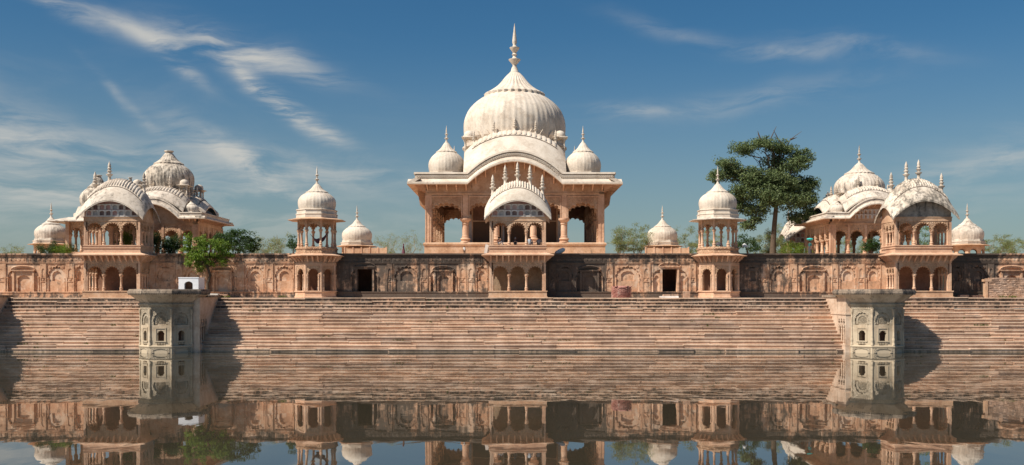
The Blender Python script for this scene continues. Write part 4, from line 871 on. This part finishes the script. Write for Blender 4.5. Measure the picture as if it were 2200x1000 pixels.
# small white shrine on the left bastion
t = thing('white_shrine', 'small whitewashed shrine box with arched niche on the left bastion', 'shrine', (X(405, 102.2), 102.2, 6.17)); s_ = 1.0
obj('wall', M().arch(-s_, s_, 0, 1.16, 0, .3, .44, .45, .84, 3, .04), 'whitewash', t)
sm = M(); sm.box(-s_, -s_ + .16, .3, 2.0, 0, 1.16); sm.box(s_ - .16, s_, .3, 2.0, 0, 1.16); sm.box(-s_ + .16, s_ - .16, 1.7, 2.0, 0, 1.16); obj('side_wall', sm, 'whitewash', t)
obj('roof', M().box(-s_ - .03, s_ + .03, -.03, 2.03, 1.16, 1.26), 'whitewash', t); obj('niche_back', M().box(-.6, .6, .8, .9, 0, 1.1), 'sandstone_dark', t)
#DETAILS

# ------------------------------------------------------------------ vegetation
def leaves(m, c, r, n, size, rg, shell=.5):
    for _ in range(n):
        d = Vector((rg.gauss(0, 1), rg.gauss(0, 1), rg.gauss(0, 1))).normalized(); k = (shell + (1 - shell) * rg.random()) if rg.random() < .75 else rg.random()
        p = Vector((c[0] + d.x * r[0] * k, c[1] + d.y * r[1] * k, c[2] + d.z * r[2] * k))
        nrm = (d * .5 + Vector((rg.gauss(0, .6), rg.gauss(0, .6) - .2, rg.gauss(0, .6) + .5))).normalized(); a = nrm.orthogonal().normalized(); a.rotate(Matrix.Rotation(rg.random() * 6.28, 3, nrm)); b = nrm.cross(a)
        L, W2 = size * rg.uniform(.6, 1.25), size * rg.uniform(.28, .5)
        i = len(m.v); m.v += [tuple(p - a * L * .5), tuple(p + b * W2 * .5 + nrm * .02), tuple(p + a * L * .5), tuple(p - b * W2 * .5 + nrm * .02)]; m.f.append((i, i + 1, i + 2, i + 3)); m.mi.append(0)
def limb(m, a, b, r0, r1, rg, n=7, wob=.12):
    a, b = Vector(a), Vector(b); L = (b - a).length; pts = []
    for i in range(n + 1):
        u = i / n; p = a.lerp(b, u); k = math.sin(math.pi * u) * L * wob; p += Vector((rg.uniform(-k, k), rg.uniform(-k, k), rg.uniform(-.3 * k, k))) if 0 < i < n else Vector(); pts.append(tuple(p))
    m.tube(pts, [r0 + (r1 - r0) * i / n for i in range(n + 1)], 7); return pts
def leaf_mesh(name, m, mat, parent):
    me = bpy.data.meshes.new(name); me.from_pydata(m.v, [], m.f); me.materials.append(MATS[mat]); return place(name, me, parent)
def tree(name, label, px, py, d, trunk, blobs, mat, per, size, r0, seed, z0=ZU, cat='tree', clump=.55, group=None):
    """trunk: photo points up the stem; blobs: photo ellipses (x, y, rx, ry, depth offset) of the crown"""
    rg = random.Random(seed); s_ = d / FPX; bx = X(px, d)
    t = thing(name, label, cat, (bx, d, z0), 0, group)
    Lp = lambda x, y, dy=0: (X(x, d) - bx, dy, Z(y, d) - z0)
    tm = M(); tp = [(0, 0, -.1)] + [Lp(x, y) for x, y in trunk]; n = len(tp)
    tm.tube(tp, [r0 * (1.25 if i == 0 else 1 - .45 * i / (n - 1)) for i in range(n)], 10); cm = M()
    for (x, y, rx, ry, dy) in blobs:
        c = Lp(x, y, dy); st = tp[-1] if rg.random() < .6 or n < 3 else tp[-2]
        pts = limb(tm, st, c, r0 * .42, r0 * .10, rg)
        R_ = (rx * s_, max(rx, ry) * s_ * .8, ry * s_); nc = max(3, int(per * rx * ry / 900))
        for _ in range(nc):
            dv = Vector((rg.gauss(0, 1), rg.gauss(0, 1), rg.gauss(0, 1))).normalized() * rg.random() ** .4
            q = (c[0] + dv.x * R_[0], c[1] + dv.y * R_[1], c[2] + dv.z * R_[2]); k = clump * rg.uniform(.6, 1.3)
            leaves(cm, q, (k, k, k * .62), int(34 * rg.uniform(.6, 1.3)), size, rg)
            if rg.random() < .22: limb(tm, pts[rg.randrange(2, len(pts))], q, r0 * .10, r0 * .03, rg, 4)
    obj('trunk', tm, 'bark', t, 60); leaf_mesh('crown', cm, mat, t); return t, Lp, rg
BIG = [(1560, 352, 30, 13, 0), (1598, 320, 32, 15, .5), (1640, 312, 34, 15, -.5), (1680, 318, 30, 16, 0), (1725, 335, 26, 18, .6), (1705, 355, 34, 16, -.6), (1668, 352, 30, 20, .8), (1545, 378, 24, 16, 0), (1588, 372, 34, 18, .5),
       (1625, 385, 38, 24, -.9), (1668, 392, 42, 26, -.8), (1712, 398, 38, 26, .4), (1742, 398, 18, 18, 0), (1600, 412, 40, 22, -.4), (1645, 424, 44, 24, -1.2), (1690, 430, 40, 24, -.8), (1735, 436, 26, 24, .3), (1590, 440, 28, 20, .6), (1625, 452, 28, 14, 0), (1742, 462, 18, 18, 0), (1712, 468, 22, 14, .5),
       (1605, 484, 24, 9, .3), (1625, 470, 16, 10, -.3)]
bt, Lp, rg = tree('tall_tree', 'tall dark-green spreading tree behind the wall, between kiosk and right temple', 1660, 545, 124, [(1661, 520), (1664, 480), (1667, 450), (1668, 420), (1664, 385)], BIG, 'leaf_tree', 100, .32, .36, 11, clump=.7)
dead = M()
for pts in ([(1668, 400), (1680, 345), (1690, 318), (1698, 300), (1722, 283)], [(1690, 318), (1672, 300), (1662, 280)], [(1664, 340), (1655, 300), (1668, 272)], [(1698, 300), (1712, 296)], [(1640, 312), (1630, 290), (1628, 282)]):
    dead.tube([Lp(x, y) for x, y in pts], [.14 - .12 * i / (len(pts) - 1) for i in range(len(pts))], 6)
obj('bare_branches', dead, 'bark', bt, 60)
tree('small_tree', 'small bright yellow-green tree on the terrace in front of the wall', 447, 628, 107.6, [(446, 610), (452, 592), (446, 575), (440, 562)], [(420, 530, 26, 20, 0), (448, 520, 28, 18, -.3), (470, 536, 26, 18, .3), (410, 556, 24, 16, 0), (440, 550, 30, 20, -.5), (468, 560, 24, 12, 0), (400, 535, 16, 14, .2), (430, 575, 18, 10, 0), (486, 545, 16, 9, .2), (402, 512, 12, 9, 0)], 'leaf_light', 48, .27, .19, 5, ZT, clump=.45)
tree('dense_tree', 'dense dark-green rounded tree behind the wall, right of the small bright tree', 512, 548, 113.5, [(512, 540)], [(490, 512, 28, 18, 0), (520, 508, 30, 18, -.4), (545, 525, 16, 18, 0), (505, 530, 44, 18, -.6), (470, 520, 18, 18, .2)], 'leaf_dark', 62, .26, .2, 6, clump=.5)
tree('round_bush', 'round clipped dark-green bush beside the right pavilion', 1873, 546, 111.2, [(1873, 538)], [(1873, 526, 17, 15, 0), (1865, 532, 13, 12, .2), (1882, 532, 12, 12, 0)], 'leaf_dark', 150, .16, .06, 8, cat='bush', clump=.3)
tree('dark_bush', 'dark-green bush behind the kiosk below the tall tree', 1606, 546, 116, [(1606, 538)], [(1598, 522, 22, 20, 0), (1618, 530, 18, 15, 0)], 'leaf_dark', 60, .24, .1, 9, cat='bush')
tree('dark_bush', 'dark-green bush seen left of the hammock kiosk', 630, 546, 116, [(630, 536)], [(628, 524, 10, 18, 0), (640, 530, 14, 14, 0)], 'leaf_dark', 70, .24, .1, 19, cat='bush')
def shrub(label, px, d, w, h, mat, n, seed, name='thorn_shrub', size=.15):
    rg = random.Random(seed); t = thing(name, label, 'shrub', (X(px, d), d, ZU), 0, 'scrub growing behind the wall'); tm, cm = M(), M()
    for i in range(9):
        a = rg.uniform(-1, 1); tip = (a * w * .5, rg.uniform(-.4, .4) * w, h * (1 - .35 * a * a) * rg.uniform(.7, 1.0)); pts = limb(tm, (a * .2, 0, -.05), tip, .04, .010, rg, 6, .10)
        for j in range(5):
            p = pts[rg.randrange(2, len(pts))]; q = (p[0] + rg.uniform(-.8, .8), p[1] + rg.uniform(-.5, .5), p[2] + rg.uniform(-.1, .8)); limb(tm, p, q, .012, .005, rg, 3)
            for _ in range(int(n * 1.8)): leaves(cm, (p[0] + (q[0] - p[0]) * rg.random() + rg.uniform(-.25, .25), q[1], p[2] + (q[2] - p[2]) * rg.random()), (.42, .42, .26), 9, size, rg)
    obj('stems', tm, 'twig', t); leaf_mesh('foliage', cm, mat, t)
SH = [('pale thorny scrub left of the hammock kiosk', 592, 128, 4.6, 3.4, 'leaf_thorn', 3), ('pale thorny scrub at the foot of the dense dark tree', 565, 132, 4, 3.0, 'leaf_thorn', 3), ('thin pale scrub right of the low kiosk with the pink parapet', 835, 132, 4.2, 3.7, 'leaf_thorn', 2), ('thin pale scrub against the left end of the great temple podium', 890, 134, 4.6, 3.8, 'leaf_thorn', 2),
      ('yellow-green scrub touching the right end of the great temple podium', 1330, 117, 3.4, 3.0, 'leaf_thorn', 6), ('tallest yellow-green scrub left of the clean low kiosk', 1368, 118, 4.6, 4.0, 'leaf_thorn', 6), ('yellow-green scrub between low kiosk and tree kiosk', 1466, 132, 5.4, 4.7, 'leaf_thorn', 5), ('light scrub directly left of the tall trunk', 1640, 130, 4.2, 3.8, 'leaf_thorn', 7), ('light scrub directly right of the tall trunk', 1682, 133, 4.6, 4.6, 'leaf_thorn', 7), ('scrub seen through the columns of the tree kiosk', 1525, 130, 4.4, 3.8, 'leaf_thorn', 5),
      ('scrub seen through the right temple arches', 1852, 138, 8.5, 4.2, 'leaf_thorn', 9), ('green scrub seen through the right pavilion', 1985, 126, 3.6, 5.6, 'leaf_light', 6), ('hazy scrub right of the farthest right kiosk', 2135, 130, 5, 3.6, 'leaf_thorn', 6), ('hazy scrub at the right edge', 2185, 134, 5.6, 3.5, 'leaf_thorn', 7),
      ('dark plants at the foot of the farthest left kiosk', 105, 112.5, 2.6, 1.0, 'leaf_dark', 6), ('bright plant beside the farthest left kiosk', 143, 112, 1.6, .95, 'leaf_light', 6), ('green creeper inside the left pavilion', 277, 112.6, 2.0, 2.6, 'leaf_light', 5), ('dark twiggy shrub between left pavilion and left temple', 330, 112.6, 1.8, 2.8, 'leaf_dark', 5), ('leafy shrub in front of the left temple arches', 372, 113.5, 2.4, 1.9, 'leaf_dark', 8), ('sparse scrub at the left edge', 30, 134, 4.5, 2.2, 'leaf_thorn', 2), ('low green scrub at the foot of the far pavilion', 1712, 122, 3.0, 1.6, 'leaf_light', 6)]
for i, (lb, px, d, w_, h_, mt, n) in enumerate(SH): shrub(lb, px, d, w_, h_, mt, n, 40 + i, 'leafy_shrub' if mt != 'leaf_thorn' else 'thorn_shrub')
rg = random.Random(77); gm_ = M()
for i in range(95):       # weeds in the joints of the steps
    k = rg.randrange(1, NS); x = rg.choice((rg.uniform(-29, 32), rg.uniform(-29, 32), rg.uniform(38, 50), rg.uniform(-50, -36)))
    for j in range(rg.choice((1, 1, 2, 4))): leaves(gm_, (x + j * .3, 100.0 + k * run + .10, k * rise + .10), (.20, .10, .12), 16, .16, rg, .1)
for px in (600, 1985, 2025, 2040, 2150, 2170, 455, 480):
    for j in range(4): leaves(gm_, (X(px, 106.6) + j * .2, 106.7, ZT + .12), (.22, .12, .14), 16, .16, rg, .1)
o = leaf_mesh('weeds', gm_, 'leaf_grass', None); tag(o, 'green weeds sprouting from joints in the steps', kind='stuff')

# ------------------------------------------------------------------ people
def person(label, loc, rz, pose, h=1.65, shirt='cloth_white', legs='cloth_grey', head='hair', extra=None):
    k = h / 1.7; V = {}; E = []
    def v(n, p, r, m): V[n] = (Vector(p) * k, r * k, m)
    if pose == 'stand':
        v('pel', (0, 0, .92), .15, 1); v('wst', (0, 0, 1.06), .13, 0); v('cst', (0, .01, 1.28), .155, 0); v('nck', (0, 0, 1.45), .06, 2); v('hd', (0, -.02, 1.56), .085, 2); v('top', (0, 0, 1.66), .075, 3)
        for s_, n in ((-1, 'l'), (1, 'r')):
            v('sh' + n, (.17 * s_, .01, 1.38), .06, 0); v('el' + n, (.24 * s_, .03, 1.10), .045, 0); v('wr' + n, (.25 * s_, -.06, .86), .03, 2)
            v('hp' + n, (.09 * s_, 0, .86), .10, 1); v('kn' + n, (.10 * s_, -.02, .48), .07, 1); v('an' + n, (.10 * s_, .02, .08), .045, 1); v('to' + n, (.12 * s_, -.14, .03), .035, 2)
    else:
        v('pel', (0, 0, .12), .16, 1); v('wst', (0, .0, .28), .13, 0); v('cst', (0, -.05, .50), .155, 0); v('nck', (0, -.08, .67), .06, 2); v('hd', (0, -.11, .78), .085, 2); v('top', (0, -.09, .88), .075, 3)
        for s_, n in ((-1, 'l'), (1, 'r')):
            v('sh' + n, (.18 * s_, -.04, .60), .06, 0); v('el' + n, (.25 * s_, -.22, .40), .045, 0); v('wr' + n, (.12 * s_, -.42, .42), .03, 2)
            v('hp' + n, (.10 * s_, -.06, .12), .10, 1); v('kn' + n, (.16 * s_, -.42, .42), .075, 1); v('an' + n, (.13 * s_, -.52, .08), .045, 1); v('to' + n, (.13 * s_, -.66, .035), .035, 2)
    E += [('pel', 'wst'), ('wst', 'cst'), ('cst', 'nck'), ('nck', 'hd'), ('hd', 'top')]
    v('nose', tuple(V['hd'][0] / k + Vector((0, -.10, .0))), .018, 2); E.append(('hd', 'nose'))
    for n in 'lr':
        E += [('cst', 'sh' + n), ('sh' + n, 'el' + n), ('el' + n, 'wr' + n), ('pel', 'hp' + n), ('hp' + n, 'kn' + n), ('kn' + n, 'an' + n), ('an' + n, 'to' + n)]
        dn = (V['wr' + n][0] - V['el' + n][0]).normalized(); sd = Vector((1, 0, 0)); wp = V['wr' + n][0] / k
        v('pm' + n, tuple(wp + dn * .07), .032, 2); E.append(('wr' + n, 'pm' + n))
        for i, (o_, l_) in enumerate(((-.035, .075), (-.012, .085), (.012, .08), (.034, .065))):
            v('f%d' % i + n, tuple(wp + dn * (.09 + l_) + sd * o_ + Vector((0, -.01, -.02))), .009, 2); E.append(('pm' + n, 'f%d' % i + n))
        v('th' + n, tuple(wp + dn * .08 + sd * (-.06 if n == 'r' else .06)), .010, 2); E.append(('wr' + n, 'th' + n))
    names = list(V); me = bpy.data.meshes.new('tmp'); me.from_pydata([V[n][0] for n in names], [(names.index(a), names.index(b)) for a, b in E], [])
    o = bpy.data.objects.new('tmp', me); COL.objects.link(o); md = o.modifiers.new('s', 'SKIN'); sv = me.skin_vertices[0].data
    for i, n in enumerate(names): sv[i].radius = (V[n][1], V[n][1]); sv[i].use_root = n == 'pel'
    su = o.modifiers.new('d', 'SUBSURF'); su.levels = su.render_levels = 1
    dg = bpy.context.evaluated_depsgraph_get(); bm_ = bpy.data.meshes.new_from_object(o.evaluated_get(dg)); bpy.data.objects.remove(o)
    for mm in (shirt, legs, 'skin', head): bm_.materials.append(MATS[mm])
    bones = [(V[a][0], V[b][0], V[b][2] if b not in ('nck',) else 0) for a, b in E]
    for p in bm_.polygons:
        c = p.center
        def dist(bn):
            a, b, _ = bn; ab = b - a; u = max(0, min(1, (c - a).dot(ab) / ab.length_squared)); return (a + ab * u - c).length
        p.material_index = min(bones, key=dist)[2]; p.use_smooth = True
    o = place('person', bm_, None, loc, rz); tag(o, label, 'person')
    hd = V['hd'][0]; obj('hair', M().lathe([(.005, -.02), (.088 * k, -.01), (.098 * k, .05 * k), (.085 * k, .11 * k), (.04 * k, .145 * k), (.004, .155 * k)], 12, tuple(hd + Vector((0, .02, .0)))), head, o, 60)
    if extra == 'skirt': w0 = V['wst'][0].z; obj('long_skirt', M().lathe([(.26 * k, .04), (.24 * k, .3 * k), (.19 * k, .7 * k), (.13 * k, w0)], 14), legs, o, 60)
    return o
FL = ZT + 5.52
person('man in peach shirt and pale trousers sitting at the left of the central balcony', (X(1070, 106.9), 106.95, FL), R(75), 'sit', 1.7, 'cloth_peach', 'cloth_white')
person('person in dark hooded clothes seated in the middle of the central balcony', (X(1107, 106.9), 107.1, FL), R(0), 'sit', 1.55, 'cloth_dark', 'cloth_dark', 'cloth_grey')
person('man in pale blue shirt sitting with his back to the balcony edge', (X(1138, 106.9), 106.95, FL), R(160), 'sit', 1.7, 'cloth_blue', 'cloth_grey')
person('person in grey clothes in shade at the right end of the central balcony', (X(1158, 107.5), 107.6, FL), R(180), 'sit', 1.7, 'cloth_grey', 'cloth_dark')
person('woman in maroon sari walking on the wall top left of the great temple', (X(867, 113), 113, ZU), R(80), 'stand', 1.35, 'cloth_maroon', 'cloth_maroon', 'cloth_maroon', 'skirt')
person('child in white shirt standing before the great temple podium', (X(998, 112), 112, ZU), R(20), 'stand', 1.05, 'cloth_white', 'cloth_dark')
wm = person('woman in dark green clothes carrying a turquoise bundle on her head', (X(1740, 111.5), 111.5, ZU), R(-60), 'stand', 1.6, 'cloth_teal', 'cloth_dark', 'cloth_teal', 'skirt')
person('person in brown sitting inside the lower storey of the hammock kiosk', (X(690, 107.8), 107.9, ZT + .76), R(-30), 'sit', 1.65, 'sandstone_dark', 'cloth_white')
tag(obj('head_bundle', M().lathe([(.05, 0), (.28, .05), (.36, .14), (.30, .24), (.1, .28)], 14), 'turquoise', None, 60, (X(1740, 111.5), 111.5, ZU + 1.62)), 'turquoise basin carried on a head near the right temple', 'bundle')

# ------------------------------------------------------------------ small things
hm = M(); n = 16; x0, x1 = X(668, 108), X(705, 108)
def hamf(u, v): return (x0 + (x1 - x0) * u, 107.6 + (v - .5) * .5, ZT + 5.52 + 1.35 - 1.05 * (1 - (2 * u - 1) ** 2) * (.55 + .45 * v) - (1 - u) * .12 + .05 * math.sin(14 * u + 6 * v))
front = [(hamf(i / 24, 1), hamf(i / 24, 0)) for i in range(25)]; hm.strip_solid(front, [((a[0], a[1] + .02, a[2] + .02), (b[0], b[1] + .02, b[2] + .02)) for a, b in front])
tag(obj('hammock', hm, 'purple_cloth', None, 60), 'dark purple cloth slung like a hammock between kiosk columns', 'hammock')
m = M(); m.xf = Matrix.Rotation(R(62), 4, 'Y'); m.lathe([(.05, -.62), (.22, -.5), (.27, -.1), (.25, .25), (.2, .5), (.05, .62)], 12)
tag(obj('white_sack', m, 'cloth_white', None, 60, (X(1203, 109.6), 109.7, 10.34)), 'bulging white sack on the wall top right of the central pavilion', 'sack')
def cloth(label, px, py, d, s_, seed):
    rg = random.Random(seed); m = M(); m.ring([[(s_ * (.9 - .13 * j) * math.cos(i * .7854) * rg.uniform(.6, 1.2), s_ * .5 * (.9 - .12 * j) * math.sin(i * .7854) * rg.uniform(.6, 1.2), s_ * .19 * j + rg.uniform(-.06, .06)) for i in range(8)] for j in range(5)])
    tag(obj('white_cloth', m, 'cloth_white', None, 50, (X(px, d), d, Z(py, d))), label, 'cloth')
cloth('crumpled white cloth caught on the dark bush under the tall tree', 1600, 530, 113, .38, 2); cloth('pale cloth heap inside the tree kiosk', 1543, 527, 109, .40, 3)
for i, (px, lean) in enumerate(((1043, -9), (1048, -6))):
    o = obj('leaning_slab', M().box(-.16, .16, -.05, .05, 0, 1.0 - .1 * i), 'panel_white', None, False, (X(px, 109.4), 109.5 + i * .2, 10.1)); o.rotation_euler = (0, R(-lean), 0)
    tag(o, ('pale stone slab leaning at the left of the central balcony, outer of two', 'pale stone slab leaning at the left of the central balcony, inner of two')[i], 'slab')
# broken brick drum on the terrace
t = thing('brick_stump', 'broken round red brick stump standing on the terrace', 'stump', (X(1335, 107.3), 107.3, ZT)); rr = random.Random(5)
cm = M(); cm.lathe([(.93, 0), (.93, 1.1), (.6, 1.25), (.1, 1.2)], 24); obj('core', cm, 'old_brick', t)
bmsh = [M().box(-.15, .15, -.12, .12, 0, .095).mesh('brick', 'old_brick') for _ in range(1)][0]
for row in range(11):
    for i in range(19):
        if row > 8 and rr.random() < .45: continue
        q = 2 * math.pi * (i + .5 * (row % 2)) / 19
        if math.sin(q) > .3: continue
        r_ = .94 + rr.uniform(-.03, .03); o = place('brick', bmsh, t, (r_ * math.cos(q), r_ * math.sin(q), row * .112 + .01), q + math.pi / 2)
def block(label, px, d, sx, sy, sz, mat='rubble', z=ZT, rz=0.0, name='stone_block', tilt=0):
    rg = random.Random(px); j = lambda q: q * rg.uniform(.9, 1.05); m = M()
    m.ring([[(-j(sx), -j(sy), 0), (j(sx), -j(sy), 0), (j(sx), j(sy), 0), (-j(sx), j(sy), 0)], [(-j(sx), -j(sy), sz * .9), (j(sx), -j(sy), sz * .93), (j(sx), j(sy), sz * .9), (-j(sx), j(sy), sz * .94)], [(-j(sx * .9), -j(sy * .85), sz), (j(sx * .9), -j(sy * .85), sz), (j(sx * .9), j(sy * .85), sz), (-j(sx * .9), j(sy * .85), sz * 1.02)]])
    o = obj(name, m, mat, None, False, (X(px, d), d, z), rz); o.rotation_euler = (0, R(tilt), rz); tag(o, label, 'stone'); return o
block('upright squared stone block right of the doorway step', 1475, 107.6, .34, .3, .68); block('lower flat slab lying below the right doorway', 1437, 107.6, .98, .5, .17, 'panel_white'); block('upper flat slab lying below the right doorway', 1440, 107.7, .78, .4, .17, 'rubble', ZT + .175); block('squared block by the causeway beside the small tree', 478, 107.3, .55, .4, .36); block('pale block nearest the trunk of the small tree', 459, 106.8, .55, .4, .42, 'panel_white')
block('low stone in the shade right of the right pavilion', 2070, 108, .5, .3, .3); block('second low stone, beside the rubble wall', 2097, 108, .55, .3, .26)
# low rubble wall at the right edge
t = thing('rubble_wall', 'low rough rubble wall at the right edge of the terrace', 'wall', (X(2124, 107.2), 107.2, ZT)); rg = random.Random(9)
obj('core', M().box(0, 9, .10, .9, 0, 2.06), 'rubble', t); obj('post', M().box(-.36, -.08, -.02, .5, 0, 1.7), 'sandstone', t); obj('lintel', M().box(-.5, .3, -.04, .5, 1.7, 1.95), 'sandstone', t)
z = 0.0
while z < 2.05:
    hh = rg.uniform(.13, .24); x = 0.02
    while x < 4.6:
        w_ = rg.uniform(.25, .75); j = [rg.uniform(-.03, .03) for _ in range(4)]
        m = M(); m.ring([[(x + .01, j[0], z + .01), (x + w_ - .01, j[1], z + .01), (x + w_ - .01, .2, z + .01), (x + .01, .2, z + .01)], [(x + .02, j[2], z + hh - .012), (x + w_ - .02, j[3], z + hh - .012), (x + w_ - .01, .2, z + hh - .012), (x + .01, .2, z + hh - .012)]]); obj('rubble_stone', m, 'rubble', t); x += w_
    z += hh
